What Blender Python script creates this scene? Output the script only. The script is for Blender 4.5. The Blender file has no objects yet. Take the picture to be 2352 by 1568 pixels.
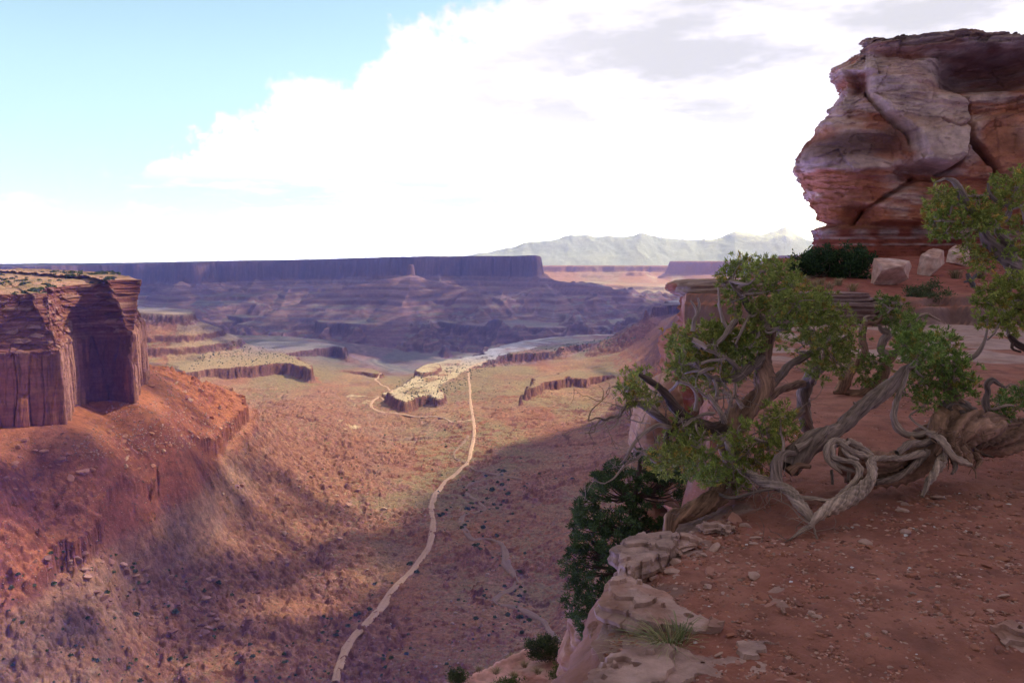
import bpy, math, random
import numpy as np
from mathutils import Vector

# ------------------------------------------------------------------ camera, sky, sun, exposure
SC = bpy.context.scene
COL = SC.collection
FPX, W0, H0, PITCH = 1864.0, 2352.0, 1567.0, math.radians(5.64)
CT, ST = math.cos(PITCH), math.sin(PITCH)

cd = bpy.data.cameras.new('camera')
cam = bpy.data.objects.new('camera', cd); COL.objects.link(cam)
cd.sensor_width = 36.0
cd.lens = 36.0 * FPX / W0
cd.clip_start = 0.1; cd.clip_end = 120000.0
cam.location = (0, 0, 0); cam.rotation_euler = (math.pi / 2 - PITCH, 0, 0)
SC.camera = cam

SUN_AZ, SUN_EL = math.radians(66), math.radians(48)
SDIR = np.array([math.sin(SUN_AZ) * math.cos(SUN_EL), math.cos(SUN_AZ) * math.cos(SUN_EL), math.sin(SUN_EL)])
SC.view_settings.view_transform = 'Standard'
SC.view_settings.look = 'None'
SC.view_settings.gamma = 1.0
SC.view_settings.exposure = 0.34
SC.view_settings.use_curve_mapping = False

world = bpy.data.worlds.new('World'); SC.world = world
world.use_nodes = True
nt = world.node_tree; nt.nodes.clear()
def WN(t, **kw):
    n = nt.nodes.new(t)
    for k, v in kw.items(): setattr(n, k, v)
    return n
def wmath(op, a, b=None, c=None, clamp=False):
    n = nt.nodes.new('ShaderNodeMath'); n.operation = op; n.use_clamp = clamp
    for i, s in enumerate((a, b, c)):
        if s is None: continue
        if isinstance(s, (int, float)): n.inputs[i].default_value = s
        else: nt.links.new(s, n.inputs[i])
    return n.outputs[0]
def wsmooth(x, lo, hi):
    n = nt.nodes.new('ShaderNodeMapRange'); n.interpolation_type = 'SMOOTHSTEP'
    nt.links.new(x, n.inputs[0]); n.inputs[1].default_value = lo; n.inputs[2].default_value = hi
    return n.outputs[0]
sky = WN('ShaderNodeTexSky', sky_type='NISHITA', sun_disc=False)
sky.sun_elevation = SUN_EL; sky.sun_rotation = SUN_AZ
sky.altitude = 1800; sky.air_density = 1.0; sky.dust_density = 0.6; sky.ozone_density = 1.2
tc = WN('ShaderNodeTexCoord')
sx = WN('ShaderNodeSeparateXYZ'); nt.links.new(tc.outputs['Generated'], sx.inputs[0])
hz = wmath('SQRT', wmath('ADD', wmath('MULTIPLY', sx.outputs[0], sx.outputs[0]), wmath('MULTIPLY', sx.outputs[1], sx.outputs[1])))
azi = wmath('ARCTAN2', sx.outputs[0], sx.outputs[1])           # azimuth of the view ray, 0 down the canyon
ele = wmath('ARCTAN2', sx.outputs[2], hz)                      # elevation
cxy = WN('ShaderNodeCombineXYZ'); nt.links.new(azi, cxy.inputs[0]); nt.links.new(ele, cxy.inputs[1])
def wnoise(scale, detail, rough, sy=1.0, off=0.0, dist=0.0):
    m = WN('ShaderNodeMapping'); nt.links.new(cxy.outputs[0], m.inputs[0])
    m.inputs['Scale'].default_value = (1, sy, 1); m.inputs['Location'].default_value = (off, off * .7, 0)
    n = WN('ShaderNodeTexNoise'); nt.links.new(m.outputs[0], n.inputs[0])
    n.inputs['Scale'].default_value = scale; n.inputs['Detail'].default_value = detail
    n.inputs['Roughness'].default_value = rough; n.inputs['Distortion'].default_value = dist
    return n.outputs[0]
# cumulus bank: everything right of a sloping line, with a billowed edge
edge = wmath('ADD', wmath('MULTIPLY', azi, 1.0), wmath('MULTIPLY', ele, -1.82))      # 0 along the bank's edge after offset
edge = wmath('ADD', edge, 0.60)
bil = wmath('SUBTRACT', wnoise(9, 7, .58), 0.5)
bil2 = wmath('SUBTRACT', wnoise(34, 5, .6, off=3.1), 0.5)
em = wmath('ADD', edge, wmath('ADD', wmath('MULTIPLY', bil, .42), wmath('MULTIPLY', bil2, .10)))
low = wsmooth(ele, 0.085, 0.14)
bank = wmath('MULTIPLY', wsmooth(em, 0.0, 0.05), low)
# thin white haze and cirrus along the horizon
wisp = wsmooth(wmath('ADD', wnoise(5, 6, .6, sy=4.0, off=1.7), wmath('ADD', wmath('MULTIPLY', ele, -2.2), wmath('MULTIPLY', azi, .42))), 0.16, 0.60)
cm = wmath('MAXIMUM', bank, wmath('MULTIPLY', wisp, .92))
# unseen broken cloud overhead and behind, added to make ambient light less blue
cm = wmath('MAXIMUM', cm, wmath('MULTIPLY', wmath('MAXIMUM', wsmooth(ele, .40, .65), wmath('MULTIPLY', wsmooth(wmath('ABSOLUTE', azi), 1.0, 1.6), .8)), .88))
# blue-grey hollows in the bank
hol = wmath('MULTIPLY', wsmooth(wnoise(5.0, 6, .58, sy=3.2, off=7.3), 0.44, 0.60), wsmooth(azi, -.30, .20))
cc = WN('ShaderNodeMix', data_type='RGBA'); nt.links.new(hol, cc.inputs[0])
cc.inputs[7].default_value = (.72, .71, .79, 1)
bB = wmath('ADD', 1.0, wmath('DIVIDE', .05, wmath('ADD', wmath('MAXIMUM', ele, 0.0), .025)))
gG = wmath('ADD', 1.0, wmath('DIVIDE', .004, wmath('ADD', wmath('MAXIMUM', ele, 0.0), .025)))
lt_ = WN('ShaderNodeCombineColor'); lt_.inputs[0].default_value = 1.06; nt.links.new(gG, lt_.inputs[1]); nt.links.new(bB, lt_.inputs[2])
nt.links.new(lt_.outputs[0], cc.inputs[6])
skm = WN('ShaderNodeMix', data_type='RGBA', blend_type='MULTIPLY'); skm.inputs[0].default_value = 1
nt.links.new(sky.outputs[0], skm.inputs[6]); skm.inputs[7].default_value = (.28, .245, .185, 1)
lowf = wmath('ADD', .60, wmath('MULTIPLY', wsmooth(ele, .0, .24), .40))
lowc = WN('ShaderNodeCombineColor'); nt.links.new(wmath('MULTIPLY', lowf, .93), lowc.inputs[0]); nt.links.new(lowf, lowc.inputs[1]); lowc.inputs[2].default_value = 1.0
skl = WN('ShaderNodeMix', data_type='RGBA', blend_type='MULTIPLY'); skl.inputs[0].default_value = 1
nt.links.new(skm.outputs[2], skl.inputs[6]); nt.links.new(lowc.outputs[0], skl.inputs[7])
mx = WN('ShaderNodeMix', data_type='RGBA'); nt.links.new(cm, mx.inputs[0])
nt.links.new(skl.outputs[2], mx.inputs[6])
cs = WN('ShaderNodeMix', data_type='RGBA', blend_type='MULTIPLY'); cs.inputs[0].default_value = 1
nt.links.new(cc.outputs[2], cs.inputs[6]); cs.inputs[7].default_value = (1, 1, 1, 1)
brt = wmath('ADD', .36, wmath('MULTIPLY', wmath('MULTIPLY', wsmooth(ele, .75, .30), wsmooth(wmath('ABSOLUTE', wmath('SUBTRACT', azi, .35)), 1.9, .8)), .52))
brt = wmath('ADD', brt, wmath('MULTIPLY', wmath('MULTIPLY', wsmooth(ele, .20, .0), wsmooth(wmath('ABSOLUTE', wmath('SUBTRACT', azi, .1)), 1.7, .7)), 2.1))
nt.links.new(brt, cs.inputs[7])
nt.links.new(cs.outputs[2], mx.inputs[7])
bg = WN('ShaderNodeBackground'); bg.inputs[1].default_value = 1.0
nt.links.new(mx.outputs[2], bg.inputs[0])
wo = WN('ShaderNodeOutputWorld'); nt.links.new(bg.outputs[0], wo.inputs[0])

sl = bpy.data.lights.new('sun', 'SUN'); sl.energy = 4.7; sl.angle = math.radians(0.6); sl.color = (1.0, .93, .83)
so = bpy.data.objects.new('sun', sl); COL.objects.link(so)
so.rotation_euler = Vector(SDIR).to_track_quat('Z', 'Y').to_euler()

# ------------------------------------------------------------------ helpers
def tag(o, label=None, cat=None, group=None, kind=None):
    if label: o['label'] = label
    if cat: o['category'] = cat
    if group: o['group'] = group
    if kind: o['kind'] = kind
    return o
def empty(name, loc=(0, 0, 0)):
    o = bpy.data.objects.new(name, None); COL.objects.link(o); o.location = loc; o.empty_display_size = .2
    return o
def slope(v):                       # height per metre of forward distance seen at a picture row
    b = (784 - v) / FPX
    return (-ST + b * CT) / (CT + b * ST)
def yv(v): return CT + (784 - v) / FPX * ST
def P(u, v, D): return np.array([(u - 1176) / FPX / yv(v) * D, D, slope(v) * D])
def G(u, v, z):
    D = z / slope(v); return P(u, v, D)

# gradient noise
_rng = np.random.RandomState(7)
_perm = np.tile(_rng.permutation(256), 3).astype(np.int32)
_g3 = _rng.normal(size=(256, 3)); _g3 /= np.linalg.norm(_g3, axis=1)[:, None]; _g3 = _g3.astype(np.float32)
def noise3(x, y, z):
    x, y, z = np.broadcast_arrays(np.asarray(x, np.float32), np.asarray(y, np.float32), np.asarray(z, np.float32))
    xf, yf, zf = np.floor(x), np.floor(y), np.floor(z)
    xi, yi, zi = (xf.astype(np.int64) & 255), (yf.astype(np.int64) & 255), (zf.astype(np.int64) & 255)
    x, y, z = x - xf, y - yf, z - zf
    u, v, w = (t * t * t * (t * (t * 6 - 15) + 10) for t in (x, y, z))
    out = 0
    for dx in (0, 1):
        for dy in (0, 1):
            for dz in (0, 1):
                h = _perm[_perm[_perm[xi + dx] + yi + dy] + zi + dz]
                g = _g3[h]
                d = g[..., 0] * (x - dx) + g[..., 1] * (y - dy) + g[..., 2] * (z - dz)
                out = out + d * (u if dx else 1 - u) * (v if dy else 1 - v) * (w if dz else 1 - w)
    return out * 1.6
def fbm(x, y, z=0.0, octv=5, gain=.5, lac=2.03, ridged=False):
    s, a, t = 0, 1.0, 0
    for i in range(octv):
        n = noise3(x + 17.3 * i, y - 9.1 * i, z + 5.7 * i)
        if ridged: n = 1 - 2 * np.abs(n)
        s = s + a * n; t += a; a *= gain
        x, y, z = x * lac, y * lac, z * lac
    return s / t
def worley(x, y, seed=0):            # distance to nearest / second nearest cell point and the cell's random value
    xf, yf = np.floor(x), np.floor(y)
    d1 = np.full(np.shape(x), 9.0); d2 = d1.copy(); idv = np.zeros(np.shape(x))
    for i in (-1, 0, 1):
        for j in (-1, 0, 1):
            cx, cy = xf + i, yf + j
            h = _perm[_perm[(cx.astype(np.int64) + seed) & 255] + (cy.astype(np.int64) & 255)]
            h2 = _perm[h + 31]
            d = np.hypot(cx + h / 256 - x, cy + h2 / 256 - y)
            nn = d < d1
            d2 = np.where(nn, d1, np.minimum(d2, d)); idv = np.where(nn, _perm[h + 77] / 256, idv); d1 = np.where(nn, d, d1)
    return d1, d2, idv
def sstep(a, b, x):
    t = np.clip((x - a) / (b - a), 0, 1); return t * t * (3 - 2 * t)
def mixc(a, b, t):
    t = np.asarray(t)[..., None]; return np.asarray(a) * (1 - t) + np.asarray(b) * t

def mesh_np(name, V, F, mat, col=None, smooth=True, parent=None, extra=None, link=True):
    V = np.ascontiguousarray(V, np.float32).reshape(-1, 3); F = np.asarray(F)
    me = bpy.data.meshes.new(name)
    k = F.shape[1]; n = len(F)
    me.vertices.add(len(V)); me.vertices.foreach_set('co', V.ravel())
    me.loops.add(n * k); me.loops.foreach_set('vertex_index', F.astype(np.int32).ravel())
    me.polygons.add(n)
    me.polygons.foreach_set('loop_start', np.arange(0, n * k, k, dtype=np.int32))
    me.polygons.foreach_set('use_smooth', np.full(n, smooth))
    if col is not None:
        c = np.ones((len(V), 4), np.float32); c[:, :3] = np.clip(np.asarray(col).reshape(-1, 3), 0.001, 1)
        a = me.color_attributes.new('Col', 'FLOAT_COLOR', 'POINT'); a.data.foreach_set('color', c.ravel())
    if extra is not None:
        for nm, val in extra.items():
            a = me.attributes.new(nm, 'FLOAT', 'POINT'); a.data.foreach_set('value', np.ascontiguousarray(val, np.float32).ravel())
    me.update(calc_edges=True); me.validate()
    if mat: me.materials.append(mat)
    o = bpy.data.objects.new(name, me)
    if link: COL.objects.link(o)
    if parent: o.parent = parent
    return o
def mesh_py(name, V, F, mat, col=None, smooth=True, parent=None):
    """faces of mixed size"""
    me = bpy.data.meshes.new(name); me.from_pydata([tuple(map(float, p)) for p in V], [], [tuple(map(int, f)) for f in F])
    if col is not None:
        c = np.ones((len(V), 4), np.float32); c[:, :3] = np.asarray(col).reshape(-1, 3)
        a = me.color_attributes.new('Col', 'FLOAT_COLOR', 'POINT'); a.data.foreach_set('color', c.ravel())
    me.polygons.foreach_set('use_smooth', [smooth] * len(me.polygons)); me.update()
    if mat: me.materials.append(mat)
    o = bpy.data.objects.new(name, me); COL.objects.link(o)
    if parent: o.parent = parent
    return o
def grid_faces(nr, nc, keep=None, flip=False):
    i = np.arange(nr * nc).reshape(nr, nc)
    f = np.stack([i[:-1, :-1], i[:-1, 1:], i[1:, 1:], i[1:, :-1]], -1).reshape(-1, 4)
    if flip: f = f[:, ::-1]
    if keep is not None: f = f[np.asarray(keep).reshape(-1)]
    return f
def compact(V, F, *arrs):
    used = np.unique(F); m = np.full(len(V), -1, np.int64); m[used] = np.arange(len(used))
    return (V[used], m[F]) + tuple(a[used] for a in arrs)

# ------------------------------------------------------------------ materials
def mat_rock(name, scale=1.0, bump=.3, var=.35, rough=.95, bscale=6.0, bdist=.05, tint=(1, 1, 1), detail=7, strata=0.0, sscale=1.0, spec=.15, speck=None):
    """vertex colour broken up by noise; optional bedding lines across z; optional speck = (scale, colour, amount)"""
    m = bpy.data.materials.new(name); m.use_nodes = True
    t = m.node_tree; N, L = t.nodes, t.links
    b = N['Principled BSDF']; b.inputs['Roughness'].default_value = rough; b.inputs['Specular IOR Level'].default_value = spec
    at = N.new('ShaderNodeAttribute'); at.attribute_name = 'Col'
    co = N.new('ShaderNodeTexCoord')
    n1 = N.new('ShaderNodeTexNoise'); n1.inputs['Scale'].default_value = scale; n1.inputs['Detail'].default_value = detail; n1.inputs['Roughness'].default_value = .68
    L.new(co.outputs['Object'], n1.inputs[0])
    r = N.new('ShaderNodeMapRange'); L.new(n1.outputs[0], r.inputs[0]); r.inputs[1].default_value = .3; r.inputs[2].default_value = .7
    r.inputs[3].default_value = 1 - var; r.inputs[4].default_value = 1 + var
    mul = N.new('ShaderNodeMix'); mul.data_type = 'RGBA'; mul.blend_type = 'MULTIPLY'; mul.inputs[0].default_value = 1
    L.new(at.outputs[0], mul.inputs[6]); L.new(r.outputs[0], mul.inputs[7])
    out = mul.outputs[2]
    hgt = None
    if strata > 0:
        mp = N.new('ShaderNodeMapping'); L.new(co.outputs['Object'], mp.inputs[0]); mp.inputs['Scale'].default_value = (.04 * sscale, .04 * sscale, sscale)
        n3 = N.new('ShaderNodeTexNoise'); n3.inputs['Scale'].default_value = 1; n3.inputs['Detail'].default_value = 6; n3.inputs['Roughness'].default_value = .7
        L.new(mp.outputs[0], n3.inputs[0])
        r3 = N.new('ShaderNodeMapRange'); L.new(n3.outputs[0], r3.inputs[0]); r3.inputs[1].default_value = .3; r3.inputs[2].default_value = .7
        r3.inputs[3].default_value = 1 - strata; r3.inputs[4].default_value = 1 + strata
        m3 = N.new('ShaderNodeMix'); m3.data_type = 'RGBA'; m3.blend_type = 'MULTIPLY'; m3.inputs[0].default_value = 1
        L.new(out, m3.inputs[6]); L.new(r3.outputs[0], m3.inputs[7]); out = m3.outputs[2]; hgt = n3.outputs[0]
    if speck:
        vo = N.new('ShaderNodeTexVoronoi'); vo.inputs['Scale'].default_value = speck[0]; L.new(co.outputs['Object'], vo.inputs[0])
        rs = N.new('ShaderNodeMapRange'); L.new(vo.outputs['Distance'], rs.inputs[0]); rs.inputs[1].default_value = .18; rs.inputs[2].default_value = .30
        rs.inputs[3].default_value = 1; rs.inputs[4].default_value = 0
        sp = N.new('ShaderNodeSeparateColor'); L.new(vo.outputs['Color'], sp.inputs[0])
        gt = N.new('ShaderNodeMath'); gt.operation = 'LESS_THAN'; L.new(sp.outputs[0], gt.inputs[0]); gt.inputs[1].default_value = speck[2]
        mm = N.new('ShaderNodeMath'); mm.operation = 'MULTIPLY'; L.new(gt.outputs[0], mm.inputs[0]); L.new(rs.outputs[0], mm.inputs[1])
        a2 = N.new('ShaderNodeAttribute'); a2.attribute_name = 'veg'
        mm2 = N.new('ShaderNodeMath'); mm2.operation = 'MULTIPLY'; L.new(mm.outputs[0], mm2.inputs[0]); L.new(a2.outputs['Fac'], mm2.inputs[1])
        m4 = N.new('ShaderNodeMix'); m4.data_type = 'RGBA'; L.new(mm2.outputs[0], m4.inputs[0]); L.new(out, m4.inputs[6]); m4.inputs[7].default_value = (*speck[1], 1); out = m4.outputs[2]
    tn = N.new('ShaderNodeMix'); tn.data_type = 'RGBA'; tn.blend_type = 'MULTIPLY'; tn.inputs[0].default_value = 1
    L.new(out, tn.inputs[6]); tn.inputs[7].default_value = (*tint, 1); out = tn.outputs[2]
    L.new(out, b.inputs['Base Color'])
    n2 = N.new('ShaderNodeTexNoise'); n2.inputs['Scale'].default_value = bscale; n2.inputs['Detail'].default_value = 8; n2.inputs['Roughness'].default_value = .7
    L.new(co.outputs['Object'], n2.inputs[0])
    bp = N.new('ShaderNodeBump'); bp.inputs['Strength'].default_value = bump; bp.inputs['Distance'].default_value = bdist
    h = n2.outputs[0]
    if hgt is not None:
        ad = N.new('ShaderNodeMath'); ad.operation = 'ADD'; L.new(h, ad.inputs[0]); L.new(hgt, ad.inputs[1]); h = ad.outputs[0]
    L.new(h, bp.inputs['Height']); L.new(bp.outputs[0], b.inputs['Normal'])
    return m

# ------------------------------------------------------------------ canyon terrain
CP = [(135,985,690),(0,1010,645),(305,935,800),(330,880,930),(-300,1010,600),(0,1200,560),(-300,1250,520),(290,1180,690),(110,1180,690),
 (490,1040,920),(560,930,1230),(460,890,1120),(400,1080,840),(330,830,1200),(290,1300,660),(0,1400,520),(0,1568,470),(-300,1568,440),(300,1568,530),(600,1568,585),(780,1568,609),
 (600,1300,800),(450,1300,720),(600,1150,960),(700,1050,1250),(800,1000,1500),(620,960,1620),(700,940,1800),
 (990,1200,1032),(1060,1070,1360),(1088,990,1672),(1080,930,2028),(1078,850,2764),(850,1420,729),(940,1320,860),
 (1160,1380,787),(1250,1440,730),(1000,1568,600),(1200,1568,570),(1500,1568,520),(1500,1300,720),(1450,1150,1050),(1450,1000,1400),(1300,1000,1600),(1300,1150,1080),
 (1250,930,2020),(1450,930,1750),(1700,1000,1200),(1700,1200,800),(2200,1200,600),(2400,1000,900),(1250,860,2560),(1450,860,2300),(1500,800,2500),(1560,720,2450),(1700,700,2200),(2200,700,1800),
 (870,1000,1720),(900,960,1950),(860,935,2060),(890,895,2440),(800,860,2850),(870,850,3150),(950,850,3400),(700,900,2300),(560,880,2500),(450,860,2500),(480,930,2000),(700,820,3100),
 (560,770,4300),(760,785,4000),(650,775,4200),(850,800,4200),(1000,800,4500),(330,800,3300),(1200,815,4300),(1400,790,3900),(1500,740,3400),(0,800,2600),(0,800,4000),(1700,760,4200)]
_cu, _cv, _cD = (np.array(t, float) for t in zip(*CP))
_ca = (_cu - 1176) / FPX / yv(_cv); _cw = np.log(_cD); _cz = slope(_cv) * _cD
def _tps(r2): return r2 * np.log(r2 + 1e-9)
_S = 2.2
def _kern(a, w, a2, w2): return _tps(((a[..., None] - a2) * _S) ** 2 + (w[..., None] - w2) ** 2)
_n = len(CP)
_A = np.zeros((_n + 3, _n + 3)); _A[:_n, :_n] = _kern(_ca, _cw, _ca, _cw) + np.eye(_n) * 2e-3
_A[:_n, _n] = 1; _A[:_n, _n + 1] = _ca; _A[:_n, _n + 2] = _cw; _A[_n:, :_n] = _A[:_n, _n:].T
_c = np.linalg.solve(_A, np.concatenate([_cz, [0, 0, 0]]))
def base_h(a, w):
    out = np.empty(a.shape)
    for i in range(0, a.shape[0], 64):
        aa, ww = a[i:i + 64], w[i:i + 64]
        out[i:i + 64] = _kern(aa, ww, _ca, _cw) @ _c[:_n] + _c[_n] + _c[_n + 1] * aa + _c[_n + 2] * ww
    return out
def sdist(poly, x, y):               # signed distance to a polygon in plan, negative inside
    d = np.full(x.shape, 1e9); ins = np.zeros(x.shape, bool)
    p = np.asarray(poly)[:, :2]
    for (x0, y0), (x1, y1) in zip(p, np.roll(p, -1, 0)):
        ex, ey = x1 - x0, y1 - y0
        t = np.clip(((x - x0) * ex + (y - y0) * ey) / (ex * ex + ey * ey + 1e-9), 0, 1)
        d = np.minimum(d, np.hypot(x - x0 - t * ex, y - y0 - t * ey))
        c = (y0 > y) != (y1 > y)
        with np.errstate(divide='ignore', invalid='ignore'):
            ins ^= c & (x < (x1 - x0) * (y - y0) / (y1 - y0 + 1e-12) + x0)
    return np.where(ins, -d, d)
def pdist(line, x, y):               # distance to a polyline and the height interpolated along it
    d = np.full(x.shape, 1e9); zz = np.zeros(x.shape)
    for p, q in zip(line[:-1], line[1:]):
        ex, ey = q[0] - p[0], q[1] - p[1]
        t = np.clip(((x - p[0]) * ex + (y - p[1]) * ey) / (ex * ex + ey * ey + 1e-9), 0, 1)
        dd = np.hypot(x - p[0] - t * ex, y - p[1] - t * ey)
        n = dd < d; d = np.where(n, dd, d); zz = np.where(n, p[2] + t * (q[2] - p[2]), zz)
    return d, zz
def GP(lst, z): return [G(u, v, z) for u, v in lst]
def UD(lst): return [np.array([(u - 1176) / FPX * D, D, 0]) for u, D in lst]
def terrace(z, p, k, ph=0.0):
    s = (z + ph) / p; f = s - np.floor(s)
    g = np.where(f < .5, .5 * (2 * f) ** k, 1 - .5 * (2 - 2 * f) ** k)   # flat, steep, flat
    return p * (np.floor(s) + g) - ph

def strata(seed, lo, hi, tmin, tmax, hard=.16):
    """monotone remap of height: soft layers spread out, hard layers stand as cliffs; layer thickness varies"""
    r = np.random.RandomState(seed); zi, zo, z = [lo], [lo], lo
    while z < hi:
        t = r.uniform(tmin, tmax) * (1 if r.rand() < .7 else 1.8); f = r.uniform(.28, .6)
        zi += [z + t * (1 - hard), z + t]; zo += [z + t * (1 - f), z + t]; z += t
    return lambda q: np.interp(q, zi, zo)
T_LED = strata(31, -120, 320, 2.6, 7.5, .10)
T_NEAR = strata(3, -600, 100, 5, 15)
T_FAR = strata(11, -700, 200, 18, 46)
T_FINE = strata(23, -700, 200, 6, 17, .22)

RIM = UD([(-500,6000),(-200,6000),(0,5700),(120,5600),(200,5950),(290,6500),(380,6500),(415,6150),(455,6150),(500,6600),(700,7000),(860,6900),(930,6800),(1010,6500),(1060,6700),(1130,6450),(1228,6150),(1236,6500),(1238,8000),(800,10500),(-700,10500)])
WRIM = GP([(884,905),(930,882),(952,868),(965,852),(985,836),(1010,830),(1060,824),(1108,814),(1135,798),(1190,786),(1250,776),(1330,770),(1400,768),(1560,775),(1560,800),(1300,802),(1160,815),(1110,832),(1082,846),(1050,868),(1015,888),(960,902),(900,914)], -375)
FBEN = GP([(-300,700),(250,705),(400,722),(470,718),(560,730),(640,724),(690,726),(740,740),(830,744),(900,742),(930,735),(990,735),(1060,746),(1200,752),(1330,752),(1385,749),(1402,757),(1412,745),(1440,730)], -370) + [np.array([3000,9000,0]), np.array([-5000,9000,0])]
PRO1 = GP([(425,856),(470,848),(560,842),(600,838),(650,834),(690,838),(712,847),(714,838),(660,812),(600,800),(540,790),(480,792),(430,806),(380,830)], -338)
PRO2 = GP([(655,812),(690,806),(730,800),(770,796),(792,800),(786,792),(700,782),(600,784),(560,792)], -345)
BUT = [np.array(p) for p in ((-1500, 2950, 0), (-1390, 2960, 0), (-1260, 2930, 0), (-1200, 2960, 0), (-1195, 3060, 0), (-1300, 3220, 0), (-1800, 3220, 0))]
RBS = [(GP([(1192,908),(1215,892),(1255,880),(1300,866),(1350,872),(1400,860),(1450,872),(1560,880),(1600,850),(1400,842),(1300,850),(1230,868)], -338), -338, 20),
       (GP([(1138,818),(1200,811),(1300,807),(1400,800),(1500,804),(1700,812),(1700,778),(1500,768),(1400,778),(1250,795)], -338), -338, 17),
       (GP([(1290,798),(1380,786),(1450,778),(1500,780),(1560,788),(1700,790),(1700,750),(1520,755),(1440,766)], -318), -318, 10),
       (GP([(735,858),(790,850),(840,856),(880,862),(862,846),(800,836),(740,842)], -392), -392, 12),
       (GP([(660,915),(700,905),(730,908),(735,915),(720,898),(670,900)], -365), -365, 12),
       (GP([(1485,712),(1530,700),(1600,700),(1700,705),(1700,684),(1540,690)], -175), -175, 22)]
KNOB1 = GP([(890,900),(915,888),(960,880),(1000,886),(1020,902),(1021,912),(1005,918),(985,908),(955,912),(930,922),(905,912)], -352)
KNOB2 = GP([(953,850),(975,837),(1005,832),(1012,842),(1000,852),(975,856)], -360)
KNOB3 = GP([(1000,836),(1030,824),(1060,826),(1050,834)], -366)
MPATH = [(-520,640),(-350,645),(-100,660),(0,672),(60,680),(110,684),(137,690),(147,735),(166,772),(184,792),(200,800),(240,806),(280,794),(303,790),(311,850),(321,900),(332,965),(322,1060)]
MPATH = np.array([((u - 1176) / FPX * D, D) for u, D in MPATH])
MESA = np.vstack([MPATH, MPATH[-1] + [-700, 600], MPATH[0] + [-700, 300]])
def ledge(d, top, cl, tal, wid=8.0):  # cliff of height cl at the edge, talus after it
    return top - np.clip(d / wid, 0, 1) * cl - np.maximum(d - wid, 0) * tal

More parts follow.
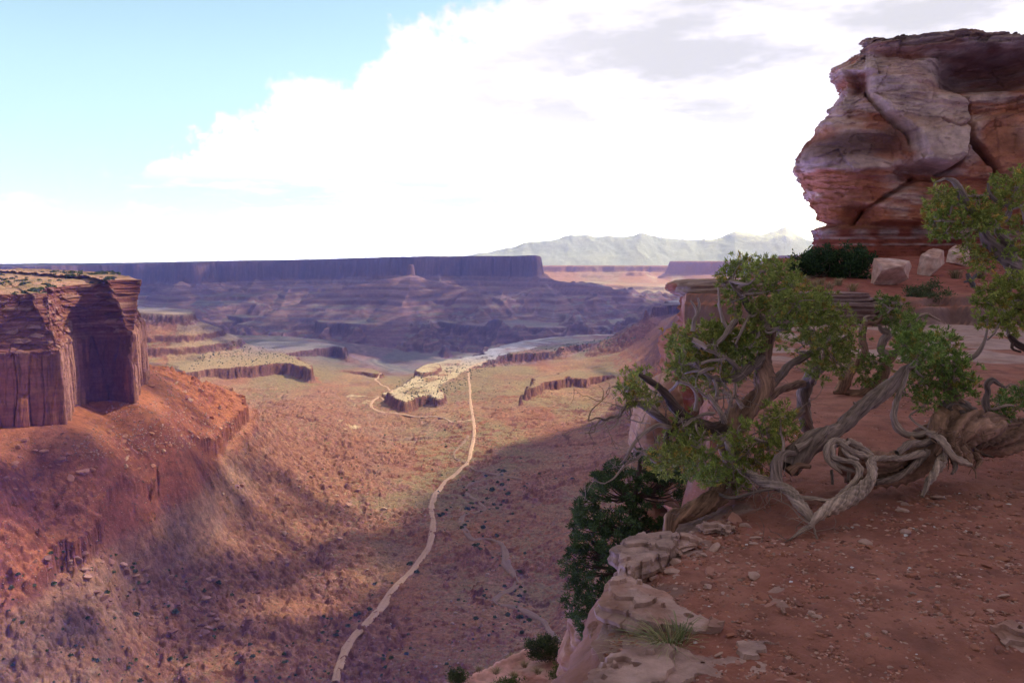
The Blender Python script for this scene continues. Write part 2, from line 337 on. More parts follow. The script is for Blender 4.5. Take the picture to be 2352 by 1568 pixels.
def terrain_h(a, w):
    """height of the canyon ground at direction a = x / y and log distance w; also masks for colouring"""
    D = np.exp(w); x = a * D; y = D
    h = base_h(a, w)
    far = sstep(3000, 3800, D)
    # canyon floor falls away behind the white rim
    fl = -455 - 110 * sstep(600, 1000, a * FPX + 1176)
    h = h * (1 - sstep(4300, 4900, D)) + fl * sstep(4300, 4900, D)
    n1 = fbm(x / 260, y / 260, 1.3, 5); n2 = fbm(x / 60, y / 60, 4.1, 5); n3 = fbm(x / 14, y / 14, 2.2, 4)
    rg = fbm(x / 420, y / 420, 8.8, 4, ridged=True)
    near = 1 - sstep(1500, 3000, D)
    # talus country: strength of ledges grows on slopes
    rel = n1 * 19 + n2 * 9 + .9 * n3 + 2.2 * (worley(x / 16, y / 11, 40)[2] - .5)
    rk = sstep(-.25, .35, fbm(x / 300, y / 300, 61.0, 3) + .15)
    rel = rel + (T_LED(rel + 60) - 60 - rel) * (.5 + .5 * rk)
    h = h + rel * near + (1 - near) * (n1 * 17 + n2 * 3.2) + n3 * .5 + near * 2.0 * fbm(x / 6.5, y / 6.5, 13.0, 3, ridged=True)
    w1, w2, wi = worley(x / 8 + .5 * n3, y / 8, 60); v1, v2, vi = worley(x / 4.2, y / 4.2, 90)
    rb = sstep(-.1, .3, fbm(x / 90, y / 90, 81.0, 3) + .45 * sstep(-.1, -.25, a))
    rub = sstep(.62, .35, w1) * np.maximum(wi - .45, 0) * 9.5 * (1 - .5 * w1) + sstep(.62, .4, v1) * np.maximum(vi - .35, 0) * 3.6
    h = h + rub * rb * near
    # shallow washes
    wash = np.abs(noise3(x / 170 + 3, y / 250, 5.5) + .35 * n2)
    h = h - 4.5 * np.exp(-(wash / .07) ** 2) * near
    # strata ledges on the valley slopes (broken, blocky)
    d1, d2, cid = worley(x / 9 + .4 * n2, y / 9, 3)
    blk = (cid - .5) * 5.0
    lm = sstep(-.05, .35, fbm(x / 150, y / 150, 21.0, 3) )
    wob = blk * .35 + 3.0 * n2 + 5 * n1
    h2 = T_NEAR(h + wob) - wob + blk * .15
    left = sstep(-.16, -.27, a) * (D < 1400)
    h = h + (h2 - h) * (.12 + .78 * lm) * near * (1 - .8 * left)
    h = h + left * (1.6 * fbm(x / 16, y / 16, 71.0, 4, ridged=True) + 1.2 * (cid - .5) * sstep(.1, .4, n1 + n3) - 3.0 * sstep(.55, .95, fbm(x / 45, y / 160, 3.0, 2, ridged=True)))
    # the thick ledge that rings the left-hand talus at one level
    lt = sstep(-.20, -.26, a) * (D < 1500) * sstep(-.62, -.575, a)
    br = sstep(-.50, -.25, fbm(x / 60, y / 60, 33.0, 2) + .12)
    bl1, bl2, bli = worley(x / 11, y / 11, 52)
    wob = (bli - .5) * 5 + 2.0 * n2 - 3.0 * np.exp(-((bl2 - bl1) / .10) ** 2)
    hb = h + wob
    hq = np.interp(hb, [-300, -237, -226, -223.5, -208, -190, 0], [-300, -237, -231, -211, -204, -190, 0]) - wob * .35
    h = h + (hq - h) * lt * br * ((hb > -260) & (hb < -180))
    # the talus apron meets the foot of the left-hand mesa
    ms = sdist(MESA, x, y)
    q = (ms < 90) & (D < 1400)
    apr = -139 + 2.5 * n2 + 1.2 * n3 - .50 * np.maximum(ms, 0)
    k = sstep(90, 10, ms)
    h = np.where(q, h + (apr - h) * k, h)
    h = np.where(ms < -4, np.minimum(h, -145), h)
    # --- far strata
    sp = fbm(x / 900, y / 1400, 3.3, 3)
    sd = sdist(RIM, x, y) + 60 * fbm(x / 220, y / 220, 6.1, 5) + 22 * (worley(x / 70, y / 70, 5)[2] - .5)
    uu = a * FPX + 1176
    top = np.interp(uu, [-500, 0, 300, 500, 700, 930, 1228], [-42, -36, -26, -6, 10, 38, 42]) + np.maximum(-sd, 0) * .004
    top = top + 8 * n1 + 3 * n2
    wl = 150 + 14 * n1
    dd = np.maximum(sd - 22, 0)
    spur = fbm(x / 520, y / 900, 14.0, 4, ridged=True)
    talus = wl + np.minimum(dd * .62, 60 + dd * .26) * (1 - .55 * sstep(40, 300, dd) * spur)
    mesa = top - np.clip(sd / 22, 0, 1) ** .8 * wl - np.where(sd > 22, talus - wl, 0)
    for ln, s in SPURS:
        d, z = pdist(ln, x, y)
        d = d * (1 + .35 * n1) + 14 * n1
        mesa = np.maximum(mesa, z - np.maximum(d, 0) * s)
    tz = T_FAR(mesa + 8 * n1) - 8 * n1
    tz2 = T_FINE(tz + 4 * n2) - 4 * n2
    mesa = np.where(sd > 14, .3 * mesa + .7 * tz2, mesa)
    sx_, sy_ = SPIRE[0], SPIRE[1]
    sdp = np.hypot(x - sx_, (y - sy_)) + 8 * n3
    mesa = np.maximum(mesa, SPIRE[2] - np.maximum(sdp - 20, 0) * 9)
    fb = sdist(FBEN, x, y) + 26 * fbm(x / 130, y / 130, 9.1, 4) + 16 * (worley(x / 60, y / 60, 9)[2] - .5)
    fbh = ledge(fb, -370 + 5 * n1, 70, .42, 16)
    fbh = np.where(fb > 0, .2 * fbh + .8 * (T_FINE(fbh + 8 * n1) - 8 * n1), fbh)
    hf = np.maximum(mesa, fbh)
    h = np.maximum(h, np.where(D > 3300, hf, -9999))
    wr = sdist(WRIM, x, y) + 12 * n2 + 10 * (cid - .5) + 18 * noise3(x / 90, y / 90, .5)
    wrh = ledge(wr, -373 + 1.6 * n2 + 1.5 * (cid - .5), 34, .7, 6)
    gd = np.clip(wr / 60, 0, 1)
    white = (wr < 3) & (wrh > h - 3)
    h = np.where(wr < 70, np.maximum(h, wrh), h)
    for kp, kz, kc in ((KNOB1, -352, 26), (KNOB2, -360, 26), (KNOB3, -366, 20)):
        kd = sdist(kp, x, y) + 7 * n2 + 9 * (cid - .5)
        kh = ledge(kd, kz + 2 * (cid - .5) + 2 * n2, kc, .75, 5)
        white = white | ((kd < 3) & (kh > h)); wr = np.where(kd < wr, kd, wr); h = np.maximum(h, kh)
    p1 = sdist(PRO1, x, y) + 16 * n2 + 9 * (cid - .5) + 12 * noise3(x / 70, y / 70, 3.5)
    p1h = ledge(p1, -338 + 2 * n2, 36, .5, 6)
    h = np.maximum(h, p1h)
    p2 = sdist(PRO2, x, y) + 20 * n2 + 9 * (cid - .5) + 14 * noise3(x / 80, y / 80, 6.5)
    h = np.maximum(h, ledge(p2, -345 + 2 * n2, 36, .5, 6))
    for rp, rz, rc in RBS:
        rd = sdist(rp, x, y) + 16 * n2 + 12 * (cid - .5) + 25 * noise3(x / 110, y / 110, 7.5)
        rh = ledge(rd, rz + 6 * n1 + 2 * n2, rc * 1.4, .62, 5)
        rh = np.where(rd > 0, .35 * rh + .65 * (T_LED(rh + 3 * n2 + 360) - 360 - 3 * n2), rh)
        h = np.maximum(h, rh)
    bd = sdist(BUT, x, y) + 20 * n2 + 8 * (cid - .5)
    bh = ledge(bd, -193 + .05 * np.maximum(-1200 - x, 0), 22, .52, 6)
    bh = np.where(bd > 0, .15 * bh + .85 * (T_FAR(bh + 12 * n1 + 6 * n2 + 40) - 12 * n1 - 6 * n2 - 40), bh)
    h = np.maximum(h, np.where((D > 2300) & (D < 3400), bh, -9999))
    return h, dict(rub=rub * rb * near, wr=wr, white=white, p1=p1, p2=p2, sd=sd, fb=fb, bd=bd, n1=n1, n2=n2, n3=n3, cid=cid, x=x, y=y, uu=uu)
def PD(u, D, z): return np.array([(u - 1176) / FPX * D, D, z])
SPIRE = (PD(945, 5750, 0)[0], 5750, -22)
SPURS = [([PD(935, 6750, -118), PD(945, 5750, -72), PD(940, 5300, -180), PD(920, 5000, -280)], .50),
         ([PD(945, 5750, -90), PD(800, 5500, -165), PD(650, 5300, -290)], .46),
         ([PD(945, 5750, -100), PD(1080, 5500, -185), PD(1140, 5200, -300)], .46),
         ([PD(1010, 6500, -112), PD(1012, 6100, -140), PD(1022, 5700, -240)], .6),
         ([PD(1100, 6400, -150), PD(1100, 5900, -200), PD(1100, 5400, -300)], .6),
         ([PD(1160, 6100, -180), PD(1150, 5500, -245), PD(1150, 5150, -320)], .6),
         ([PD(590, 6700, -140), PD(560, 6100, -250), PD(560, 5700, -350)], .5),
         ([PD(420, 6150, -135), PD(400, 5800, -180), PD(370, 5300, -330)], .5),
         ([PD(690, 6800, -140), PD(660, 6200, -230), PD(640, 5600, -350)], .55),
         ([PD(1228, 6150, -118), PD(1262, 6050, -128), PD(1320, 5950, -160), PD(1392, 5850, -180), PD(1478, 5750, -255)], .62),
         ([PD(1250, 6100, -150), PD(1280, 5400, -230), PD(1270, 5000, -330)], .5)]

def terrain_colour(h, M, slopez, D):
    x, y, n1, n2, n3 = M['x'], M['y'], M['n1'], M['n2'], M['n3']
    red = np.array([.255, .110, .072]); orange = np.array([.33, .155, .092]); tan = np.array([.34, .225, .145]); olive = np.array([.235, .20, .115])
    pale = np.array([.44, .365, .275]); dark = np.array([.16, .065, .05]); grey = np.array([.27, .21, .185]); purp = np.array([.24, .12, .10])
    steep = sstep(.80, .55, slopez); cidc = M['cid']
    c = mixc(red, orange, sstep(-.4, .5, n1 + .5 * n3))
    flat = sstep(.90, .975, slopez)
    c = mixc(c, tan, .80 * flat * sstep(-.35, .45, fbm(x / 120, y / 300, 4.0, 4)))
    veg = flat * sstep(-.25, .35, fbm(x / 200, y / 420, 44.0, 4) + .12) * (h < -250)
    c = mixc(c, olive, .78 * veg)
    # strata colours follow height
    st = fbm(np.zeros_like(h) + .3, x * .0006, h / 13 + .25 * n1, 4)
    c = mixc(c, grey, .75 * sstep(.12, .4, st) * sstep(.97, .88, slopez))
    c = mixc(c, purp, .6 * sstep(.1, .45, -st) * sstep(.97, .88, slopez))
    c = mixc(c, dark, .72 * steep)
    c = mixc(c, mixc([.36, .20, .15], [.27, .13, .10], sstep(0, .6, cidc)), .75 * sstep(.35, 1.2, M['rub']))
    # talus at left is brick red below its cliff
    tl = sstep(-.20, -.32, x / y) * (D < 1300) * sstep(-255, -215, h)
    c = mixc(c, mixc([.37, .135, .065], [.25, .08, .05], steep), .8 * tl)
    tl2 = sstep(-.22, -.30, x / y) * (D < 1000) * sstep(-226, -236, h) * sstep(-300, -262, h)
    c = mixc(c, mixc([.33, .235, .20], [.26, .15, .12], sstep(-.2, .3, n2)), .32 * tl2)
    # pale rim rock
    w = M['wr']; wt = sstep(4, -4, w) * sstep(.55, .8, slopez)
    pw = mixc(pale, [.34, .24, .17], sstep(.0, .5, fbm(x / 35, y / 35, 7.7, 3)))
    c = mixc(c, pw, .95 * wt * sstep(-60, -20, -np.maximum(-w, 0) + 25 * n1 - 0) + 0 * wt)
    c = mixc(c, pale * .95, .8 * sstep(-.3, .2, n1 + n2) * wt * (w > -160))
    for k in ('p1', 'p2'):
        c = mixc(c, [.33, .25, .165], .7 * sstep(3, -3, M[k]) * sstep(.6, .85, slopez))
    c = mixc(c, [.34, .27, .19], .7 * sstep(3, -3, M['bd']) * (D > 2300) * (D < 3400))
    # white patches of rim rock down the middle wash
    wp = sstep(.22, .42, fbm(x / 60, y / 90, 51.0, 4)) * np.exp(-((x / y + .19) / .07) ** 2) * sstep(1500, 1750, D) * (D < 2300)
    c = mixc(c, pale, .8 * wp)
    # mesa tops carry dark scrub
    c = mixc(c, [.085, .085, .05], .8 * sstep(-8, -40, M['sd']) * sstep(-.3, .1, noise3(x / 40, y / 40, 1.0) + .2) * (D > 3400))
    c = mixc(c, [.33, .15, .11], .5 * sstep(6000, 5300, np.hypot(x - SPIRE[0], 0) * 60) * (D > 3400))
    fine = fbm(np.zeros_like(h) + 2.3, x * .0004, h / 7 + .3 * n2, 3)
    far_c = c * (1 + .8 * np.clip(fine, -.8, 1.1))[..., None] * np.array([.52, .60, 1.0])  # strata bands; the blue multiplier paints haze and shade into far rock
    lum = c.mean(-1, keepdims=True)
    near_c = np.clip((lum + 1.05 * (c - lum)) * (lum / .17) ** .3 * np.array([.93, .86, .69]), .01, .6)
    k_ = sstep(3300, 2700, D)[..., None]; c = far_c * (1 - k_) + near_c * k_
    return c, veg

M_TERR = mat_rock('canyon rock and scrub', scale=.16, bump=1.0, var=.46, bscale=.35, bdist=3.0, detail=9, speck=(.32, (.06, .06, .035), .42))
M_FAR = mat_rock('far canyon rock', scale=.05, bump=.7, var=.25, bscale=.08, bdist=6.0, detail=8)

def polar(a0, a1, na, d0, d1, nd):
    a = np.linspace(a0, a1, na); w = np.linspace(math.log(d0), math.log(d1), nd)
    return np.meshgrid(a, w)
def normal_z(X, Y, Z):
    ex = np.gradient(np.stack([X, Y, Z], -1), axis=1); ey = np.gradient(np.stack([X, Y, Z], -1), axis=0)
    n = np.cross(ex, ey); return np.abs(n[..., 2]) / (np.linalg.norm(n, axis=-1) + 1e-9)
Q = 1.0
def build_patch(name, a0, a1, na, d0, d1, nd, mat):
    A, Wl = polar(a0, a1, int(na * Q), d0, d1, int(nd * Q))
    h, M = terrain_h(A, Wl); D = np.exp(Wl)
    nz = normal_z(M['x'], M['y'], h)
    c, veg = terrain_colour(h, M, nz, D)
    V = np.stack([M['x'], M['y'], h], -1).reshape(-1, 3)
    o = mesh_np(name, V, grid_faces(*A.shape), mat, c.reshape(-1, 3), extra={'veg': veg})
    return o, (A[0], Wl[:, 0], h)
near_o, HN = build_patch('canyon_ground', -.74, .72, 1180, 380, 3420, 1120, M_TERR)
tag(near_o, kind='structure')
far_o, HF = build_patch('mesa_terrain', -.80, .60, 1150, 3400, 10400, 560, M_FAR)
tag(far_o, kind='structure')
def ground_z(x, y):                   # bilinear height of the canyon ground
    a, w, h = HN
    fa = np.clip((np.asarray(x) / y - a[0]) / (a[1] - a[0]), 0, len(a) - 1.001); fw = np.clip((np.log(y) - w[0]) / (w[1] - w[0]), 0, len(w) - 1.001)
    i, j = fa.astype(int), fw.astype(int); p, q = fa - i, fw - j
    return (h[j, i] * (1 - p) + h[j, i + 1] * p) * (1 - q) + (h[j + 1, i] * (1 - p) + h[j + 1, i + 1] * p) * q
def hit_ground(u, v):                 # where the ray of a picture point meets the canyon ground
    Ds = np.exp(np.linspace(math.log(395), math.log(3400), 1500))
    a = (u - 1176) / FPX / yv(v)
    g = ground_z(a * Ds, Ds) - slope(v) * Ds
    k = np.argmax(g > 0); D = Ds[k]
    return np.array([a * D, D, ground_z(np.array([a * D]), np.array([D]))[0]])

# ------------------------------------------------------------------ country beyond the near mesas
BEN2 = [PD(1425, 9700, 0), PD(1470, 9400, 0), PD(1560, 9100, 0), PD(1800, 9000, 0), PD(2300, 9000, 0), PD(2300, 15000, 0), PD(1200, 15000, 0)]
MES2 = [PD(1543, 11300, 0), PD(1600, 11100, 0), PD(1750, 10800, 0), PD(2300, 10500, 0), PD(2300, 14000, 0), PD(1560, 12800, 0)]
PLA2 = [PD(1100, 12300, 0), PD(1300, 12100, 0), PD(1400, 11900, 0), PD(1500, 11800, 0), PD(2300, 11700, 0), PD(2300, 12800, 0), PD(1000, 12800, 0)]
LOW2 = [PD(1600, 10200, 0), PD(1690, 10100, 0), PD(1700, 10500, 0), PD(1590, 10600, 0)]
TOW2 = [PD(1785, 7000, 0), PD(1795, 6600, 0), PD(1900, 6300, 0), PD(2100, 6300, 0), PD(2100, 7600, 0)]
def build_far():
    A, Wl = polar((1090 - 1176) / FPX, (2420 - 1176) / FPX, 620, 5600, 12700, 420)
    D = np.exp(Wl); x, y = A * D, D; uu = A * FPX + 1176
    n1 = fbm(x / 900, y / 900, 2.2, 5); n2 = fbm(x / 200, y / 200, 5.2, 4)
    h = -375 + 20 * n1 - 100 * sstep(1420, 1380, uu) * (D < 9000)
    T2 = strata(5, -700, 400, 25, 60)
    def put(poly, top, cl, tal, nz, wid=60):
        d = sdist(poly, x, y) + nz * n1 + .25 * nz * n2
        q = ledge(d, top + 6 * n1, cl, tal, wid)
        return np.where(d > 0, .3 * q + .7 * T2(q), q), d
    b2, d2 = put(BEN2, -287, 40, .22, 200); m2, dm = put(MES2, 2, 170, .42, 90); p2, dp = put(PLA2, -64, 85, .3, 240)
    l2, dl = put(LOW2, -222, 28, .25, 120); t2, dt = put(TOW2, 48, 200, .5, 60, 25)
    dbt = np.hypot(x - PD(1465, 11600, 0)[0], (y - 11600) * .6) + 60 * n2
    bt = -150 - np.clip((dbt - 140) / 60, 0, 1) * 60 - np.maximum(dbt - 230, 0) * .25
    for q in (b2, m2, p2, l2, t2, bt): h = np.maximum(h, q)
    nz_ = normal_z(x, y, h)
    c = mixc(np.array([.40, .20, .13]), [.33, .26, .18], sstep(-.2, .4, n1))
    c = mixc(c, [.50, .40, .33], .8 * sstep(.1, .5, fbm(x / 300, y / 900, 7.0, 4)))
    c = mixc(c, [.25, .11, .08], .8 * sstep(.9, .6, nz_))
    o = mesh_np('distant_canyon_terrain', np.stack([x, y, h], -1), grid_faces(*A.shape), M_FAR, c)
    tag(o, kind='structure')
build_far()
def build_mountains():
    pk = [(900, 604), (1000, 588), (1100, 580), (1190, 560), (1245, 548), (1300, 540), (1345, 534), (1410, 537), (1470, 533), (1530, 540), (1600, 549), (1645, 540), (1685, 525), (1740, 531), (1800, 522), (1850, 545), (1950, 560), (2100, 575), (2400, 600)]
    A, Wl = polar((880 - 1176) / FPX, (2400 - 1176) / FPX, 700, 12400, 14700, 150)
    D = np.exp(Wl); x, y = A * D, D; uu = A * FPX + 1176
    crest = np.interp(uu, *zip(*[(u, slope(v) * 13500) for u, v in pk]))
    n = fbm(x / 1150, y / 1150, 3.0, 6, ridged=True); n2 = fbm(x / 310, y / 310, 9.0, 5)
    e = np.abs(D - 13500) / 1150
    h = -380 + (crest + 380 + 26 * n2) * np.clip(1 - e ** 1.15, 0, 1) * (.90 + .10 * n) + 18 * n2
    c = mixc(np.array([.44, .47, .54]), [.48, .50, .55], sstep(-.3, .3, n2))  # pale blue-grey base puts distance haze into the rock colour
    sn = sstep(330, 450, h + 140 * n2) * sstep(1600, 1690, uu + 200 * n2)
    c = mixc(c, [.85, .86, .9], sn)
    tag(mesh_np('snowy_mountains', np.stack([x, y, h], -1), grid_faces(*A.shape), M_FAR, c), kind='structure')
build_mountains()

# ------------------------------------------------------------------ ribbons: dirt road, wash, tracks
def spline(pts, n):
    p = np.asarray(pts, float); t = np.concatenate([[0], np.cumsum(np.linalg.norm(np.diff(p, axis=0), axis=1))])
    s = np.linspace(0, t[-1], n); out = np.empty((n, p.shape[1]))
    m = np.gradient(p, t, axis=0)
    k = np.clip(np.searchsorted(t, s, side='right') - 1, 0, len(t) - 2); hh = (t[k + 1] - t[k])[:, None]; q = ((s - t[k]) / (t[k + 1] - t[k]))[:, None]
    return (2 * q**3 - 3 * q**2 + 1) * p[k] + (q**3 - 2 * q**2 + q) * hh * m[k] + (-2 * q**3 + 3 * q**2) * p[k + 1] + (q**3 - q**2) * hh * m[k + 1]
def ribbon(name, uv, width, mat, colr, lift=.5, step=5.0, wob=.18, seed=1, edge=0.0):
    pts = np.array([hit_ground(u, v) for u, v in uv])[:, :2]
    L = np.linalg.norm(np.diff(pts, axis=0), axis=1).sum()
    n = max(8, int(L / step)); c = spline(pts, n)
    t = np.gradient(c, axis=0); t /= np.linalg.norm(t, axis=1)[:, None] + 1e-9
    nrm = np.stack([-t[:, 1], t[:, 0]], 1)
    s = np.linspace(0, L, n); w = width * (1 + wob * noise3(s / 40, seed + .5, .3) * 2 + wob * noise3(s / 11, seed + 2.5, .3))
    K = 7; off = np.linspace(-.5, .5, K)
    XY = c[:, None, :] + nrm[:, None, :] * (off[None, :, None] * w[:, None, None])
    z = ground_z(XY[..., 0], XY[..., 1])
    zc = np.convolve(np.pad(np.max(z, 1), 4, mode='edge'), np.ones(9) / 9, 'valid')[:, None] + lift
    z = np.maximum(z + lift * .6, zc - .0 * z); z[:, 0] -= 1.5; z[:, -1] -= 1.5
    cl = np.asarray(colr)[None, None, :] * (1 + .12 * noise3(XY[..., 0] / 8, XY[..., 1] / 8, seed)[..., None] - .10 * (np.abs(off) < .1)[None, :, None])
    o = mesh_np(name, np.concatenate([XY, z[..., None]], -1), grid_faces(n, K), mat, cl)
    return tag(o, kind='structure')
M_DIRT = mat_rock('pale packed dirt', scale=.4, bump=.4, var=.14, bscale=.6, bdist=.5)
ROADC = (.46, .285, .185)
ribbon('dirt_road', [(770,1567),(783,1520),(800,1480),(850,1420),(905,1355),(962,1290),(985,1255),(993,1215),(991,1165),(1000,1135),(1020,1110),(1055,1080),(1074,1060),(1084,1025),(1089,995),(1086,960),(1081,930),(1079,890),(1076,858),(1077,846),(1092,838),(1118,834)], 8, M_DIRT, ROADC, lift=.8, wob=.16)
ribbon('dirt_track', [(985,958),(930,953),(885,948),(856,937),(852,928),(872,912),(892,902),(890,890),(872,880),(862,872),(880,866)], 8, M_DIRT, ROADC, lift=.8, wob=.1, seed=4)
ribbon('dirt_track', [(1086,962),(1050,966),(1015,962),(985,958)], 7, M_DIRT, (.40, .26, .18), lift=.8, wob=.2, seed=5)
WASHC = (.25, .155, .105)
ribbon('dry_wash', [(1285,1478),(1262,1452),(1245,1425),(1180,1395),(1138,1385),(1145,1368),(1186,1342),(1178,1318),(1164,1298),(1160,1270),(1146,1245),(1112,1237),(1090,1240),(1072,1222),(1060,1198),(1072,1182),(1112,1170),(1098,1148),(1072,1135),(1085,1112),(1130,1098),(1158,1085)], 7.5, M_DIRT, WASHC, lift=.4, wob=.45, seed=8)
ribbon('dry_wash', [(1068,1062),(1045,1052),(1043,1040),(1062,1020),(1075,1000)], 5, M_DIRT, WASHC, lift=.4, wob=.4, seed=12)
ribbon('dry_wash', [(1068,1064),(1100,1082),(1150,1092),(1200,1100)], 4, M_DIRT, WASHC, lift=.4, wob=.5, seed=13)

# ------------------------------------------------------------------ unseen cloud deck above the frame, gaps shaped to lay sun and shade
LIT = [  # value, polygon in the photograph that the sunlight falls in (traced down to the ground, then up the sun's ray)
 (.0, [(-600,-900),(3000,-900),(3000,2400),(-600,2400)]),
 (.12, [(-400,560),(1700,560),(1700,760),(-400,760)]),
 (.52, [(-600,960),(330,960),(560,1040),(720,1120),(1010,1230),(1010,1300),(860,1420),(770,1600),(-600,2000)]),
 (.4, [(300,1180),(560,1150),(760,1260),(800,1400),(560,1480),(330,1380)]),
 (.7, [(-400,1170),(45,1190),(60,1260),(0,1300),(-400,1320)]),
 (.8, [(-400,1390),(60,1370),(150,1420),(200,1500),(260,1600),(-400,1800)]),
 (1., [(-500,630),(300,630),(345,830),(560,930),(620,1010),(560,1045),(420,1020),(330,960),(-500,990)]),
 (1., [(330,770),(440,760),(780,765),(760,800),(900,830),(1000,822),(1120,800),(1290,770),(1500,790),(1510,880),(1440,930),(1300,985),(1200,1010),(1120,1060),(1030,1110),(1005,1215),(960,1230),(900,1190),(800,1170),(700,1130),(600,1060),(520,960),(430,900)]),
 (.35, [(1140,795),(1300,765),(1420,760),(1430,780),(1250,800)]),
 (.2, [(1350,840),(1560,850),(1560,900),(1430,900)]),
 (.9, [(330,705),(420,715),(470,760),(560,800),(460,830),(320,830)]),
 (.95, [(-300,605),(150,605),(240,640),(-300,645)]),
 (.9, [(390,610),(462,612),(455,650),(420,655),(380,655)]),
 (.85, [(925,604),(965,604),(990,646),(890,650)]),
 (.6, [(600,672),(700,668),(760,700),(1000,690),(1010,742),(640,745),(430,745),(470,720)]),
 (.5, [(1000,640),(1050,640),(1080,700),(1020,700)]),
 (.6, [(1120,672),(1170,672),(1215,705),(1120,708)]),
 (.5, [(460,760),(760,760),(760,790),(480,800)]),
 (1., [(1440,655),(1800,655),(1800,690),(1440,690)]),
 (.6, [(1200,560),(1800,560),(1800,640),(1200,640)]),
]
def light_map():
    uu, vv = np.meshgrid(np.arange(-600, 3000, 6.0), np.arange(400, 2400, 4.0))
    m = np.zeros(uu.shape)
    for val, poly in LIT:
        n = 10 * fbm(uu / 90, vv / 60, 3.3, 3)
        d = sdist(poly, uu, vv * 1.0) + n
        k = sstep(5, -7, d); m = m * (1 - k) + val * k
    return m
def build_deck():
    LM = light_map(); zd = 3300.0; cell = 30.0
    near_a, near_w, nh = HN; fa_, fw_, fh = HF
    xs = np.arange(-3600, 6200, cell); ys = np.arange(600, 9700, cell)
    X, Y = np.meshgrid(xs, ys)
    zg = np.full(X.shape, -330.0)
    def look(hs, x, y):
        a, w, h = hs
        j = np.clip(((x / np.maximum(y, 1) - a[0]) / (a[1] - a[0])).astype(int), 0, len(a) - 1); i = np.clip(((np.log(np.maximum(y, 1)) - w[0]) / (w[1] - w[0])).astype(int), 0, len(w) - 1)
        return h[i, j]
    for it in range(8):
        t = (zd - zg) / SDIR[2]; gx, gy = X - t * SDIR[0], Y - t * SDIR[1]
        z2 = np.where(gy < 380, -3.0, np.where(gy < 3410, look(HN, gx, gy), look(HF, gx, gy)))
        z2 = np.where((gx / np.maximum(gy, 1) < -.40) & (gy > 640) & (gy < 1100) & (gx < -380), -25.0, z2)
        z2 = np.where(gy > 10000, -330, z2); zg = .4 * zg + .6 * z2
    t = (zd - zg) / SDIR[2]; gx, gy = X - t * SDIR[0], Y - t * SDIR[1]
    s = zg / np.maximum(gy, 1)
    b = (s * CT + ST) / (CT - s * ST); vv = 784 - b * FPX; uu = 1176 + gx / np.maximum(gy, 1) * FPX * (CT + b * ST)
    iu = np.clip(((uu + 600) / 6).astype(int), 0, LM.shape[1] - 1); iv = np.clip(((vv - 400) / 4).astype(int), 0, LM.shape[0] - 1)
    lit = LM[iv, iu]
    lit = np.where(gy < 385, 0, lit)
    lit = np.where((gy < 60) & (gy > -300), 0, lit)
    lit = np.where((uu < -560) | (uu > 2400), np.clip(.35 + fbm(X / 900, Y / 900, 2.0, 3), 0, 1) * (gy > 385), lit)
    r = np.random.RandomState(5)
    keep = r.rand(*lit.shape) > lit
    keep &= ~((gx < -2500) & (gy < 300))
    # closed cells of cloud: underside, domed top and sides
    sol = np.pad((lit < .02) * 1.0, 1, mode='edge'); sol = (sol[:-1, :-1] * sol[1:, :-1] * sol[:-1, 1:] * sol[1:, 1:])
    th = 11 + sol * (90 + 60 * fbm(np.pad(X, ((0, 1), (0, 1)), mode='edge') / 400, np.pad(Y, ((0, 1), (0, 1)), mode='edge') / 400, 4.0, 3))
    gx1 = np.append(xs, xs[-1] + cell) - cell / 2; gy1 = np.append(ys, ys[-1] + cell) - cell / 2
    GX, GY = np.meshgrid(gx1, gy1); nr, nc = GX.shape
    lo = np.stack([GX, GY, np.full(GX.shape, zd)], -1).reshape(-1, 3); hi = np.stack([GX, GY, zd + th], -1).reshape(-1, 3)
    i = np.arange(nr * nc).reshape(nr, nc); n = nr * nc
    a, bq, c, d = (q[keep] for q in (i[:-1, :-1], i[:-1, 1:], i[1:, 1:], i[1:, :-1]))
    F = [np.stack([d, c, bq, a], -1), np.stack([a, bq, c, d], -1) + n]
    kp = np.pad(keep, 1)
    for (dj, di, p, q) in ((-1, 0, (0, 0), (0, 1)), (1, 0, (1, 1), (1, 0)), (0, -1, (1, 0), (0, 0)), (0, 1, (0, 1), (1, 1))):
        m = keep & ~kp[1 + dj:kp.shape[0] - 1 + dj, 1 + di:kp.shape[1] - 1 + di]
        jj, ii = np.nonzero(m)
        v0, v1 = i[jj + p[0], ii + p[1]], i[jj + q[0], ii + q[1]]
        F.append(np.stack([v0, v1, v1 + n, v0 + n], -1))
    V, F = compact(np.concatenate([lo, hi]), np.concatenate(F))
    m = bpy.data.materials.new('cloud'); m.use_nodes = True; t_ = m.node_tree
    t_.nodes.remove(t_.nodes['Principled BSDF'])
    df = t_.nodes.new('ShaderNodeBsdfDiffuse'); tl = t_.nodes.new('ShaderNodeBsdfTranslucent'); mxx = t_.nodes.new('ShaderNodeMixShader')
    df.inputs[0].default_value = (.9, .9, .9, 1); tl.inputs[0].default_value = (.9, .9, .9, 1); mxx.inputs[0].default_value = .6
    t_.links.new(df.outputs[0], mxx.inputs[1]); t_.links.new(tl.outputs[0], mxx.inputs[2]); t_.links.new(mxx.outputs[0], t_.nodes['Material Output'].inputs[0])
    tag(mesh_np('shade_clouds', V, F, m, smooth=False), kind='stuff')
build_deck()

